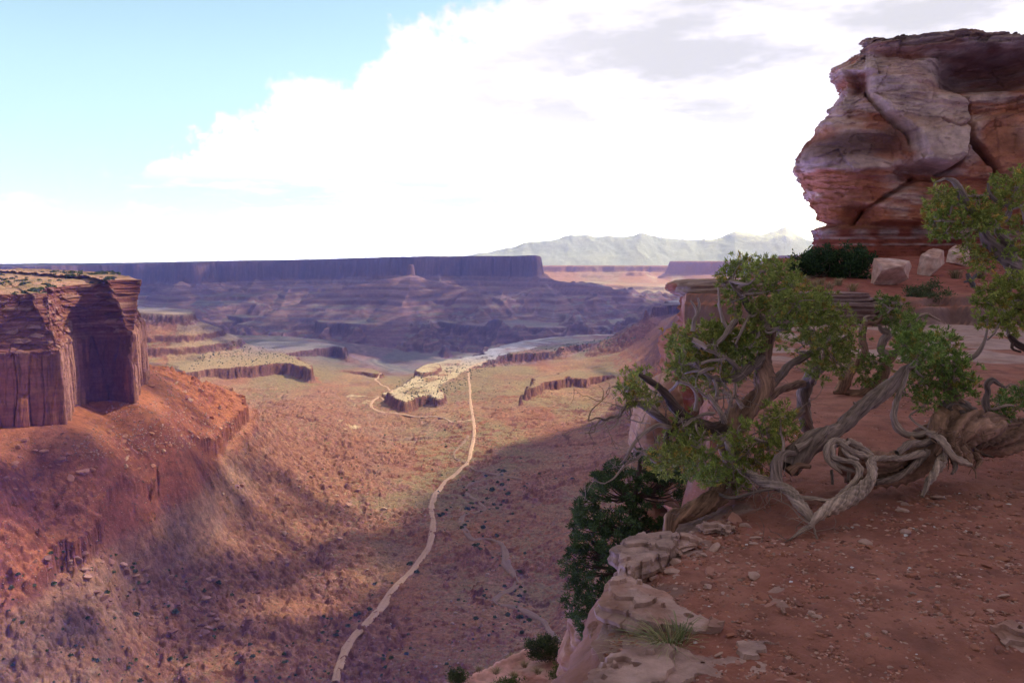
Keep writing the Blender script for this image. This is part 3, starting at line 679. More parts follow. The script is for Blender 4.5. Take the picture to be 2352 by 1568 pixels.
def build_haze():
    x0, x1, y0, y1, z0, z1 = -9500, 12000, -400, 15000, -760, 640
    V = [(x0, y0, z0), (x1, y0, z0), (x1, y1, z0), (x0, y1, z0), (x0, y0, z1), (x1, y0, z1), (x1, y1, z1), (x0, y1, z1)]
    F = [(3, 2, 1, 0), (4, 5, 6, 7), (0, 1, 5, 4), (1, 2, 6, 5), (2, 3, 7, 6), (3, 0, 4, 7)]
    m = bpy.data.materials.new('haze'); m.use_nodes = True; t = m.node_tree
    t.nodes.remove(t.nodes['Principled BSDF'])
    pv = t.nodes.new('ShaderNodeVolumePrincipled'); pv.inputs['Density'].default_value = 7.0e-5
    pv.inputs['Color'].default_value = (.24, .30, 1.0, 1); pv.inputs['Absorption Color'].default_value = (1, 1, 1, 1); pv.inputs['Anisotropy'].default_value = .55
    t.links.new(pv.outputs[0], t.nodes['Material Output'].inputs['Volume'])
    o = mesh_py('haze', V, F, m, smooth=False); tag(o, kind='stuff')
build_haze()

# ------------------------------------------------------------------ the left-hand mesa: fractured wall, ledgy upper band, scrubby top
M_MESA = mat_rock('mesa sandstone', tint=(.92, .80, .72), scale=.22, bump=.8, var=.34, bscale=.5, bdist=1.0, strata=.16, sscale=.55, detail=8)
def build_mesa():
    pts = MPATH
    L = np.linalg.norm(np.diff(pts, axis=0), axis=1).sum()
    n = int(L / .62); s = np.linspace(0, L, n)
    seg = np.concatenate([[0], np.cumsum(np.linalg.norm(np.diff(pts, axis=0), axis=1))])
    c = np.stack([np.interp(s, seg, pts[:, 0]), np.interp(s, seg, pts[:, 1])], 1)
    k = np.hanning(9); k /= k.sum()
    cs = np.stack([np.convolve(np.pad(c[:, i], 4, mode='edge'), k, 'valid') for i in (0, 1)], 1)
    kk = np.hanning(31); kk /= kk.sum()
    t = np.gradient(cs, axis=0); t = np.stack([np.convolve(np.pad(t[:, i], 15, mode='edge'), kk, 'valid') for i in (0, 1)], 1)
    t /= np.linalg.norm(t, axis=1)[:, None]
    nr = np.stack([t[:, 1], -t[:, 0]], 1)
    nz = 200; tt = np.linspace(0, 1, nz)
    S, T = np.meshgrid(s, tt)
    ztop = np.interp(s, [0, seg[6], seg[9], seg[13], L], [-29, -27.5, -24, -18.5, -18])[None, :] + 1.2 * noise3(S / 25, .3, .7)
    zb = -152.0; Z = zb + (ztop - zb) * T
    H = T
    # massive lower wall: slabs between vertical joints
    jog = 2.2 * noise3(S / 14, Z / 40, 2.0)
    cell, e2, cid = worley((S + jog) / 12.0, Z / 85.0 + 7, 4)
    crack = np.exp(-((e2 - cell) / .06) ** 2)
    cell2, e22, cid2 = worley((S + jog) / 4.2, Z / 46.0, 8)
    crack2 = np.exp(-((e22 - cell2) / .08) ** 2)
    low = (cid - .5) * 5.5 - crack * 2.4 + (cid2 - .5) * 1.5 - crack2 * .8 + 1.2 * fbm(S / 9, Z / 30, 1.0, 4) + .35 * fbm(S / 2, Z / 6, 3.0, 3)
    arch = np.exp(-(((S - seg[3] + 22) / 13) ** 2 + ((H - .36) / .10) ** 4)) + .8 * np.exp(-(((S - seg[5] + 2) / 9) ** 2 + ((H - .5) / .14) ** 4))
    low = low - 1.0 * arch + 2.2 * sstep(.10, 0, H)
    # bedded upper band
    ly = T_FINE(Z * 3.2 + 30) / 3.2
    b1, b2, bid = worley(S / 7.5, Z / 3.4, 12)
    c1, c2, cidk = worley(S / 18.0, Z / 7.5 + 3, 15)
    up = (bid - .5) * 2.6 + (cidk - .5) * 3.6 + 1.0 * noise3(S / 40, Z / 2.2, 9.0) + .5 * fbm(S / 4, Z / 1.5, 4.0, 4) - .7 * np.exp(-((b2 - b1) / .08) ** 2)
    a = sstep(.56, .64, H + .04 * noise3(S / 20, 2.2, 1.0))
    inset = 2.5 * H / .6 * (1 - a) + a * (2.5 + 16 * np.clip((H - .6) / .4, 0, 1) ** 1.15)
    bench = 2.6 * a * sstep(.60, .66, H)
    d = low * (1 - a) + up * a - inset - bench + 1.6 * sstep(.95, .985, H)
    X = cs[None, :, 0] + nr[None, :, 0] * d; Y = cs[None, :, 1] + nr[None, :, 1] * d
    # colours
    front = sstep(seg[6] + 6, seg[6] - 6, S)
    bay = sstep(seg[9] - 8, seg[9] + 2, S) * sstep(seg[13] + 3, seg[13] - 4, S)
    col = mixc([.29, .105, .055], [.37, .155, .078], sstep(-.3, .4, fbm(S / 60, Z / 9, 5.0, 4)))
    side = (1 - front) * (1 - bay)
    col = mixc(col, [.36, .215, .18], .75 * side)  # right-facing walls: weathered rock, with the light they catch painted in
    col = mixc(col, [.13, .062, .052], .85 * bay * sstep(-.55, .1, fbm(S / 7, Z / 60, 15.0, 4) + .12))  # recess darkened, its shade painted into the rock colour
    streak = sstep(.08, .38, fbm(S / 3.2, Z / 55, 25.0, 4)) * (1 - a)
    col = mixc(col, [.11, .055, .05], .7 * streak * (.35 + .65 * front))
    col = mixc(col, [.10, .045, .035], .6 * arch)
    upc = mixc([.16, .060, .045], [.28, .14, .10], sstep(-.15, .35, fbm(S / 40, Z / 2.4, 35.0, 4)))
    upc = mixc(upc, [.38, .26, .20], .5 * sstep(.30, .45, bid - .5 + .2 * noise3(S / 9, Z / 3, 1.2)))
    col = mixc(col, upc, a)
    # top: sweep the rim back across the plateau
    nb = 110; q = np.linspace(0, 1, nb + 1)[1:] ** 1.6 * 900
    dirb = np.array([-.62, .78])
    TX = X[-1][None] + dirb[0] * q[:, None]; TY = Y[-1][None] + dirb[1] * q[:, None]
    tn = fbm(TX / 60, TY / 60, 6.0, 5); tn2 = fbm(TX / 9, TY / 9, 8.0, 4)
    TZ = Z[-1][None] + 2.5 * sstep(0, 60, q)[:, None] + 4.5 * tn * sstep(0, 60, q)[:, None] + 1.3 * tn2 * sstep(0, 12, q)[:, None]
    TZ = T_NEAR(TZ * 4) / 4 * .6 + TZ * .4
    tcx = mixc([.34, .185, .11], [.42, .28, .19], sstep(-.3, .3, tn2)); tcx = mixc(tcx, [.20, .17, .08], .7 * sstep(-.1, .4, tn))
    VX, VY, VZ = (np.concatenate(p, 0) for p in ((X, TX), (Y, TY), (Z, TZ)))
    cc_ = np.concatenate([col, tcx], 0)
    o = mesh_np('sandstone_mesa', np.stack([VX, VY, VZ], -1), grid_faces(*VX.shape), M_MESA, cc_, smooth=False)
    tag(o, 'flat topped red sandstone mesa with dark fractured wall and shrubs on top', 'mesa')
    return TX, TY, TZ
MESA_TOP = build_mesa()

# ------------------------------------------------------------------ rocks and shrubs of the canyon
def ico(sub):
    import bmesh
    bm = bmesh.new(); bmesh.ops.create_icosphere(bm, subdivisions=sub, radius=1)
    V = np.array([v.co[:] for v in bm.verts]); F = np.array([[v.index for v in f.verts] for f in bm.faces]); bm.free()
    return V, F
ICO = {k: ico(k) for k in (1, 2, 3, 4)}
def rock_shape(seed, sub=2, flat=.7, cuts=7, rough=.12):
    V, F = ICO[sub]; V = V.copy(); r = np.random.RandomState(seed)
    for _ in range(cuts):                       # planar breaks
        nrm = r.normal(size=3); nrm /= np.linalg.norm(nrm); dd = r.uniform(.45, .8)
        k = V @ nrm - dd; V = V - np.where(k > 0, k, 0)[:, None] * nrm
    V = V * (1 + rough * fbm(V[:, 0] * 1.7 + seed, V[:, 1] * 1.7, V[:, 2] * 1.7, 3)[:, None])
    V = V * [1, r.uniform(.65, .95), flat * r.uniform(.8, 1.2)]
    return V / np.abs(V).max(), F
M_BOULD = mat_rock('boulder sandstone', scale=1.2, bump=.6, var=.25, bscale=2.5, bdist=.3)
def hit_many(us, vs):
    Ds = np.exp(np.linspace(math.log(395), math.log(3400), 900)); out = np.full((len(us), 3), np.nan)
    for i in range(0, len(us), 400):
        u, v = us[i:i + 400], vs[i:i + 400]
        a = (u - 1176) / FPX / (CT + (784 - v) / FPX * ST); sl_ = (-ST + (784 - v) / FPX * CT) / (CT + (784 - v) / FPX * ST)
        g = ground_z(a[:, None] * Ds, np.broadcast_to(Ds, (len(u), 900))) - sl_[:, None] * Ds
        k = np.argmax(g > 0, 1); D = Ds[k]
        out[i:i + 400] = np.stack([a * D, D, ground_z(a * D, D)], 1)
    return out
def poly_pick(poly, n, rs):
    p = np.array(poly, float); lo, hi = p.min(0), p.max(0); u = rs.uniform(lo[0], hi[0], n * 4); v = rs.uniform(lo[1], hi[1], n * 4)
    k = sdist(np.c_[p, np.zeros(len(p))], u, v) < 0
    return u[k][:n], v[k][:n]
ZONES = [ # polygon in the photo, count, size in photo pixels (lo, hi), colours, label, group
 ([(60,1250),(200,1260),(420,1330),(620,1300),(640,1420),(430,1480),(250,1420),(120,1380)], 100, (8, 24), [(.24,.115,.085),(.32,.17,.13),(.20,.09,.07)], 'mauve red boulder in the jumbled rockfall below the dark ledge', 'boulders of the rockfall'),
 ([(330,850),(470,900),(560,1000),(480,1010),(420,1060),(340,1080),(180,1080),(170,1000),(320,945)], 55, (6, 16), [(.44,.20,.11),(.50,.29,.18),(.38,.16,.09)], 'orange boulder on the sunlit talus beside the mesa wall', 'boulders on the orange talus'),
 ([(20,1010),(160,990),(260,1080),(100,1130),(0,1160)], 30, (8, 22), [(.33,.14,.09),(.38,.17,.11)], 'brick red boulder on the shaded talus under the mesa front', 'boulders on the shaded talus'),
 ([(560,1040),(700,1080),(900,1150),(960,1200),(900,1300),(760,1350),(640,1300),(480,1150)], 66, (5, 14), [(.40,.22,.15),(.44,.28,.20),(.32,.15,.11)], 'pale red boulder on the valley slope between mesa and road', 'boulders on the valley slope'),
 ([(850,1440),(1150,1300),(1250,1440),(1150,1500),(960,1567),(850,1567)], 38, (5, 12), [(.32,.20,.16),(.38,.26,.21)], 'grey pink boulder on the flat between road and wash', 'boulders beside the road'),
]
SMALL = [([(0,1000),(330,940),(560,960),(700,1080),(960,1180),(960,1280),(760,1480),(700,1567),(0,1567)], 5200, (1.6, 4.5)),
         ([(820,1480),(1000,1250),(1100,1000),(1300,1000),(1300,1450),(1000,1567),(800,1567)], 2200, (1.6, 4.2)),
         ([(330,840),(470,890),(560,1000),(330,1060),(150,1060)], 1400, (2.2, 6.5))]
def merged(V0, F0, pos, rot, scl, colr):
    n = len(pos); V = V0[None] * scl[:, None, :]
    c, s = np.cos(rot)[:, None], np.sin(rot)[:, None]
    X = V[..., 0] * c - V[..., 1] * s; Y = V[..., 0] * s + V[..., 1] * c
    V = np.stack([X, Y, V[..., 2]], -1) + pos[:, None, :]
    F = F0[None] + (np.arange(n) * len(V0))[:, None, None]
    return V.reshape(-1, 3), F.reshape(-1, F0.shape[1]), np.repeat(colr, len(V0), 0)
def build_boulders():
    rs = np.random.RandomState(21); protos = {}
    for zi, (poly, n, (lo, hi), cols, label, group) in enumerate(ZONES):
        u, v = poly_pick(poly, n, rs); p = hit_many(u, v)
        for i in range(len(u)):
            key = (zi, rs.randint(3))
            if key not in protos:
                V, F = rock_shape(100 + zi * 7 + key[1], 2, .62, 9, .14)
                base = np.array(cols[key[1] % len(cols)])
                cl = base * (1 + .18 * noise3(V[:, 0] * 3, V[:, 1] * 3, V[:, 2] * 3)[:, None])
                protos[key] = mesh_np('boulder', V, F, M_BOULD, cl, smooth=False, link=False)
            o = protos[key].copy(); COL.objects.link(o)
            px = 1.15 * (lo + (hi - lo) * rs.rand() ** 1.7)
            r = px / 2 * p[i, 1] / FPX
            o.scale = (r * rs.uniform(.8, 1.3), r * rs.uniform(.8, 1.2), r * rs.uniform(.7, 1.1)); o.location = (p[i, 0], p[i, 1], p[i, 2] + r * .22)
            o.rotation_euler = (rs.normal() * .25, rs.normal() * .25, rs.uniform(0, 6.28))
            tag(o, label, 'boulder', group)
    Vs, Fs, Cs, off = [], [], [], 0
    for poly, n, (lo, hi) in SMALL:
        u, v = poly_pick(poly, n, rs)
        dens = fbm(u / 60, v / 40, 3.0, 3) + rs.rand(len(u)) * .5; k = dens > .1; u, v = u[k], v[k]
        p = hit_many(u, v); r = (lo + (hi - lo) * rs.rand(len(u)) ** 2.2) / 2 * p[:, 1] / FPX
        V0, F0 = rock_shape(900 + off % 7, 1, .6, 5, .1)
        cl = np.array([.30, .16, .115]) * rs.uniform(.75, 1.5, (len(u), 1)) + rs.uniform(0, .08, (len(u), 1))
        V, F, C = merged(V0, F0, p + np.c_[0 * r, 0 * r, r * .2], rs.uniform(0, 6.28, len(u)), np.stack([r, r, r], 1) * rs.uniform(.7, 1.3, (len(u), 3)), cl)
        Vs.append(V); Fs.append(F + off); Cs.append(C); off += len(V)
    tag(mesh_np('rubble', np.concatenate(Vs), np.concatenate(Fs), M_BOULD, np.concatenate(Cs), smooth=False), kind='stuff')
build_boulders()

def mat_leaf(name, var=.35, trans=.25, rough=.6):
    m = bpy.data.materials.new(name); m.use_nodes = True; t = m.node_tree; N, L = t.nodes, t.links
    b = N['Principled BSDF']; b.inputs['Roughness'].default_value = rough; b.inputs['Specular IOR Level'].default_value = .2
    at = N.new('ShaderNodeAttribute'); at.attribute_name = 'Col'
    L.new(at.outputs[0], b.inputs['Base Color'])
    tl = N.new('ShaderNodeBsdfTranslucent'); L.new(at.outputs[0], tl.inputs[0])
    mx_ = N.new('ShaderNodeMixShader'); mx_.inputs[0].default_value = trans
    L.new(b.outputs[0], mx_.inputs[1]); L.new(tl.outputs[0], mx_.inputs[2]); L.new(mx_.outputs[0], N['Material Output'].inputs[0])
    return m
M_LEAF = mat_leaf('leaves')
def shrub_shape(seed, n=90, squash=.8, base=(.055, .075, .03), size=.42):
    r = np.random.RandomState(seed); d = r.normal(size=(n, 3)); d /= np.linalg.norm(d, axis=1)[:, None]; d[:, 2] = np.abs(d[:, 2]) * squash
    c = d * r.uniform(.45, 1, (n, 1)) * (1 + .35 * noise3(d[:, 0] * 2 + seed, d[:, 1] * 2, d[:, 2] * 2)[:, None])
    a = r.normal(size=(n, 3)); b = r.normal(size=(n, 3)); a /= np.linalg.norm(a, axis=1)[:, None]; b = np.cross(a, b); b /= np.linalg.norm(b, axis=1)[:, None]
    V = np.stack([c + a * size, c + b * size * .8, c - a * size, c - b * size * .8], 1).reshape(-1, 3); V[:, 2] = np.maximum(V[:, 2], -.1)
    F = np.arange(n * 4).reshape(n, 4)
    col = np.repeat(np.array(base)[None] * r.uniform(.6, 1.6, (n, 1)), 4, 0)
    return V, F, col
SHZ = [ # valley floor shrubs: polygon, count, px size, label, group, base colour
 ([(1000,1180),(1130,1060),(1220,1080),(1180,1180),(1230,1300),(1260,1420),(1200,1460),(1120,1420),(1160,1330),(1100,1260)], 70, (6, 15), 'dark green shrub growing along the dry wash', 'shrubs along the dry wash'),
 ([(700,1440),(960,1280),(960,1320),(800,1460),(760,1567),(560,1567),(640,1490)], 45, (6, 15), 'dark green shrub beside the dirt road', 'shrubs beside the dirt road'),
 ([(0,1340),(200,1230),(420,1300),(640,1400),(640,1520),(400,1567),(0,1567)], 95, (6, 16), 'dark green shrub among the boulders of the rockfall slope', 'shrubs on the rockfall slope'),
 ([(860,1480),(1200,1300),(1250,1440),(1100,1500),(960,1567),(840,1567)], 45, (5, 13), 'dark green shrub on the stony flat right of the road', 'shrubs on the stony flat'),
 ([(600,1080),(1000,960),(1350,990),(1300,1200),(1000,1150),(760,1250)], 45, (3.5, 7), 'tiny dark shrub on the far valley floor', 'shrubs on the far valley floor'),
]
def build_shrubs():
    rs = np.random.RandomState(77); protos = []
    for k in range(6):
        V, F, C = shrub_shape(40 + k, 70, .85, [(.05,.07,.03),(.06,.08,.03),(.085,.10,.045)][k % 3])
        protos.append(mesh_np('desert_shrub', V, F, M_LEAF, C, smooth=False, link=False))
    for poly, n, (lo, hi), label, group in SHZ:
        u, v = poly_pick(poly, n, rs); p = hit_many(u, v)
        for i in range(len(u)):
            o = protos[rs.randint(6)].copy(); COL.objects.link(o)
            r = (lo + (hi - lo) * rs.rand() ** 2) / 2 * p[i, 1] / FPX
            o.scale = (r * rs.uniform(.9, 1.3), r, r * rs.uniform(.8, 1.2)); o.location = (p[i, 0], p[i, 1], p[i, 2] - .1 * r); o.rotation_euler = (0, 0, rs.uniform(0, 6.28))
            tag(o, label, 'shrub', group)
    # junipers on the mesa top
    TX, TY, TZ = MESA_TOP
    cand = []
    while len(cand) < 250:
        i = int(rs.rand() ** 1.3 * 80); j = rs.randint(TX.shape[1])
        x, y, z = TX[i, j], TY[i, j], TZ[i, j]; u = x / y * FPX + 1176
        if -30 < u < 275 and noise3(x / 30, y / 30, .5) > -.25 and y < 1250: cand.append((x, y, z))
    for x, y, z in cand:
        o = protos[rs.randint(6)].copy(); COL.objects.link(o); r = rs.uniform(1.2, 3.0)
        o.scale = (r * 1.2, r * 1.1, r); o.location = (x, y, z - .1); o.rotation_euler = (0, 0, rs.uniform(0, 6.28)); o.name = 'mesa_shrub'
        tag(o, 'green shrub on the flat top of the left mesa', 'shrub', 'shrubs on the mesa top')
    # scattered ground cover too small to count
    P_, S_, C_ = [], [], []
    for poly, n, (lo, hi) in (([(0,1000),(560,960),(1000,880),(1500,880),(1400,1200),(1300,1500),(1000,1567),(0,1567)], 9000, (1.2, 3.2)), ([(900,880),(1110,820),(1400,765),(1500,780),(1110,850),(1050,900),(960,945)], 900, (2.0, 4.5)), ([(430,850),(700,835),(640,800),(480,790)], 260, (2.0, 4.0))):
        u, v = poly_pick(poly, n, rs); P_.append(hit_many(u, v)); S_.append((lo + (hi - lo) * rs.rand(len(u)) ** 2.5) / 2 * P_[-1][:, 1] / FPX)
    p = np.concatenate(P_); r = np.concatenate(S_)
    V0, F0 = ICO[1]; V0 = V0 * (1 + .3 * noise3(V0[:, 0] * 2, V0[:, 1] * 2, V0[:, 2] * 2)[:, None])
    V, F, C = merged(V0, F0, p + np.c_[0 * r, 0 * r, r * .4], rs.uniform(0, 6.28, len(r)), np.stack([r, r, r * .7], 1), np.array([.075, .085, .045]) * rs.uniform(.6, 1.7, (len(r), 1)))
    tag(mesh_np('scrub', V, F, M_LEAF, C, smooth=False), kind='stuff')
build_shrubs()

# ------------------------------------------------------------------ the rim we stand on
EDGE = np.array([(1338,3.0),(1345,3.23),(1372,3.5),(1388,3.9),(1402,4.15),(1418,4.45),(1432,4.75),(1462,5.05),(1530,5.35),(1575,5.7),(1605,6.2),(1628,6.8),(1645,8),(1630,10.8),(1600,13),(1580,16),(1572,20),(1575,24.2),(1582,25.4),(1650,28),(1720,32),(1800,36),(1850,40),(1880,46)])
def edge_x(D): return np.interp(D, EDGE[:, 1], (EDGE[:, 0] - 1176) / FPX * EDGE[:, 1])
def rim_z(x, y):
    n = .07 * noise3(x / 1.7, y / 1.7, .4) + .025 * fbm(x / .5, y / .5, 3.0, 3)
    far = sstep(8, 22, y)
    bank_y = 22.8 + 1.8 * noise3(x / 3.2, .5, 2.2) + .6 * noise3(x / .8, 1.5, 2.2)
    up = .50 * sstep(bank_y, bank_y + .30, y) + .25 * sstep(bank_y + .9, bank_y + 1.1, y)
    z = -1.75 + n * (1 + .5 * far) + up + np.minimum(np.maximum(y - 24.2, 0) * (.045 + .075 * sstep(8, 11.5, x)), 1.15)
    z = z - .10 * sstep(.5, 0, x - edge_x(y)) * (y < 8)
    return z
M_SOIL = mat_rock('red gravelly soil', scale=3.0, bump=.8, var=.3, bscale=28, bdist=.03, detail=10)
M_CLIFF = mat_rock('red cliff sandstone', scale=1.4, bump=.7, var=.3, bscale=7, bdist=.08, strata=.28, sscale=5.0, detail=9)
def build_rim():
    nd, nc, nw = 620, 560, 90
    D = np.exp(np.linspace(math.log(2.3), math.log(46), nd))
    t = np.linspace(0, 1, nc) ** 1.25
    xl = edge_x(D) + .05 * noise3(D * 3, 1.2, .3) + .03 * noise3(D * 9, 2.2, .3); xr = np.maximum(.80 * D + 1.5, xl + 1)
    X = xl[:, None] + (xr - xl)[:, None] * t[None]; Y = np.broadcast_to(D[:, None], X.shape).copy()
    Z = rim_z(X, Y)
    d1, d2, ci = worley(X / .35, Y / .35, 5)
    near = sstep(20, 6, Y)
    Z = Z + near * (.010 * fbm(X / .06, Y / .06, 1.0, 3) + .012 * fbm(X / .17, Y / .17, 5.0, 2, ridged=True))
    slick = sstep(13.0, 14.2, Y + 1.2 * noise3(X / 3, Y / 3, 8.0)) * sstep(22.6, 21.8, Y) * sstep(-.06, .06, fbm(X / 2.4, Y / 1.8, 18.0, 5) + .04 + .10 * sstep(9, 13, X))
    rockedge = sstep(.12, -.05, (X - xl[:, None]) - .32 + .75 * fbm(X * 1.6, Y * 1.6, 4.0, 4)) * (Y < 6.5)
    bed = sstep(.1, .3, fbm(X / 1.1, Y / 1.1, 28.0, 3) - .55 * (Y - 3.2) - .06 * (X - .5)) * (Y < 4.5)
    ez = normal_z(X, Y, Z)
    c = mixc([.255, .092, .060], [.33, .138, .094], sstep(-.35, .45, fbm(X / .8, Y / .8, 6.0, 5)))
    c = mixc(c, [.16, .065, .048], .55 * sstep(.0, .45, fbm(X / .25, Y / .25, 16.0, 4)))
    c = mixc(c, mixc([.37, .24, .20], [.30, .17, .13], sstep(0, .4, fbm(X, Y, 4.0, 4))), .9 * slick)
    rc = mixc([.33, .215, .175], [.24, .13, .10], sstep(-.1, .35, fbm(X / .4, Y / .4, 9.0, 4)))
    c = mixc(c, rc, .85 * np.maximum(rockedge, bed))
    c = mixc(c, [.17, .095, .085], .9 * sstep(.9, .6, ez) * (Y > 20))
    c = mixc(c, [.24, .065, .045], .7 * sstep(23.5, 25, Y))
    # wall below the edge
    w = np.linspace(1, 0, nw, endpoint=False)[:, None] ** 1.0
    w = (np.arange(nw, 0, -1) / nw)[None, :]
    dep = 26 * w ** 1.7
    Dw = D[:, None]
    lean = np.interp(D, [3, 5, 6, 8, 12, 25, 46], [.02, .05, .25, .30, .16, .10, .2])[:, None]
    out = .55 * fbm(Dw / 1.6, dep / 1.1, 3.0, 5) * np.clip(dep / .6, 0, 1) + lean * dep + .25 * (worley(Dw / 1.2, dep / .8, 7)[2] - .5) * np.clip(dep / .4, 0, 1) + .9 * noise3(Dw / 4, dep / 5, 1.0) * np.clip(dep / 2, 0, 1)
    led = .22 * noise3(Dw / 5, dep / .35, 6.0) * np.clip(dep / .3, 0, 1)
    out = out * np.where(Dw < 7, .55, 1.0) + led * np.where(Dw < 7, 1.5, 1.0) + np.where(Dw < 7, .16 * (worley(Dw / .5, dep / .35, 17)[2] - .5), 0) * np.clip(dep / .2, 0, 1) - .25 * np.exp(-((dep - .9) / .5) ** 2)
    XW = X[:, :1] - out; YW = Y[:, :1] - .25 * out * sstep(7, 10, Dw) + 0 * out; ZW = Z[:, :1] - dep
    cw = mixc([.33, .135, .085], [.40, .22, .16], sstep(-.3, .35, fbm(Dw / 1.5, dep / .5, 12.0, 5)))
    cw = mixc(cw, [.22, .075, .05], sstep(.05, .4, fbm(Dw / 3, dep / 1.2, 22.0, 4)))
    cw = mixc(cw, [.25, .12, .085], .75 * sstep(7.5, 5.5, Dw) * np.ones_like(dep))
    cw = mixc(cw, [.27, .085, .055], .7 * sstep(14, 19, Dw) * sstep(.3, .8, dep))
    VX, VY, VZ = (np.concatenate(q, 1) for q in ((XW, X), (YW, Y), (ZW, Z)))
    C = np.concatenate([cw, c], 1)
    o = mesh_np('rim_ground', np.stack([VX, VY, VZ], -1), grid_faces(*VX.shape), M_SOIL, C)
    tag(o, kind='structure')
build_rim()

M_TOWER = mat_rock('tower sandstone', scale=1.1, bump=1.0, var=.42, bscale=7, bdist=.16, strata=.10, sscale=3.0, detail=10)
def build_bench():                     # slickrock shelf twenty metres down
    eu = np.array([(820,29),(900,31),(950,33.6),(1000,34.6),(1060,35.6),(1200,38.2),(1330,39.8),(1450,40.4),(1750,41)])
    na, nd, nw = 420, 240, 40
    u = np.linspace(840, 1720, na); De = np.interp(u, eu[:, 0], eu[:, 1]) + .35 * noise3(u / 40, .3, .4) + .2 * noise3(u / 12, .3, .4)
    t = np.linspace(0, 1, nd)
    Y = 18 + (De[None] - 18) * t[:, None]; X = (u[None] - 1176) / FPX / .9585 * Y
    n = fbm(X / 3, Y / 3, 2.0, 5)
    Z = -18.45 + .55 * n + T_FINE(n * 30) / 30 * .35 + .03 * (X - 0) - .7 * sstep(.93, 1, t)[:, None] + .06 * (36 - Y)
    c = mixc([.52, .27, .215], [.42, .18, .13], sstep(-.1, .35, fbm(X / 1.6, Y / 1.6, 14.0, 5)))
    c = mixc(c, [.56, .36, .30], .6 * sstep(.05, .4, fbm(X / 2.5, Y / .9, 34.0, 4)))
    k = np.arange(1, nw + 1)[:, None] / nw; dep = 60 * k ** 2
    XW = X[-1:] + 0 * dep; YW = Y[-1:] + .6 * fbm(X[-1:] / 2, dep / 3, 2.0, 4) * np.clip(dep / 2, 0, 1); ZW = Z[-1:] - dep
    V = np.stack([np.concatenate(q, 0) for q in ((X, XW), (Y, YW), (Z, ZW))], -1)
    C = np.concatenate([c, np.broadcast_to(np.array([.25, .10, .07]), XW.shape + (3,))], 0)
    tag(mesh_np('slickrock_ground', V, grid_faces(*V.shape[:2]), M_CLIFF, C), kind='structure')
build_bench()

# ------------------------------------------------------------------ the tower of layered sandstone
SIL = np.array([(60,2060),(76,2000),(84,1966),(92,1952),(105,1942),(118,1947),(125,1950),(132,1934),(150,1914),(158,1890),(168,1885),(186,1884),(200,1898),(222,1902),(245,1891),(270,1878),(282,1864),(300,1852),(340,1842),(365,1832),(390,1826),(415,1830),(440,1840),(460,1850),(490,1862),(515,1868),(528,1866),(545,1870),(560,1862),(575,1858),(600,1848),(640,1838)], float)
def seg_d(line, u, v):
    d = np.full(u.shape, 1e9)
    for (a, b), (c, e) in zip(line[:-1], line[1:]):
        ex, ey = c - a, e - b; t = np.clip(((u - a) * ex + (v - b) * ey) / (ex * ex + ey * ey), 0, 1); d = np.minimum(d, np.hypot(u - a - t * ex, v - b - t * ey))
    return d
def pin(poly, u, v, soft=6, wob=0):
    p = np.array(poly, float); return sstep(soft, -soft, sdist(np.c_[p, np.zeros(len(p))], u, v) + wob)
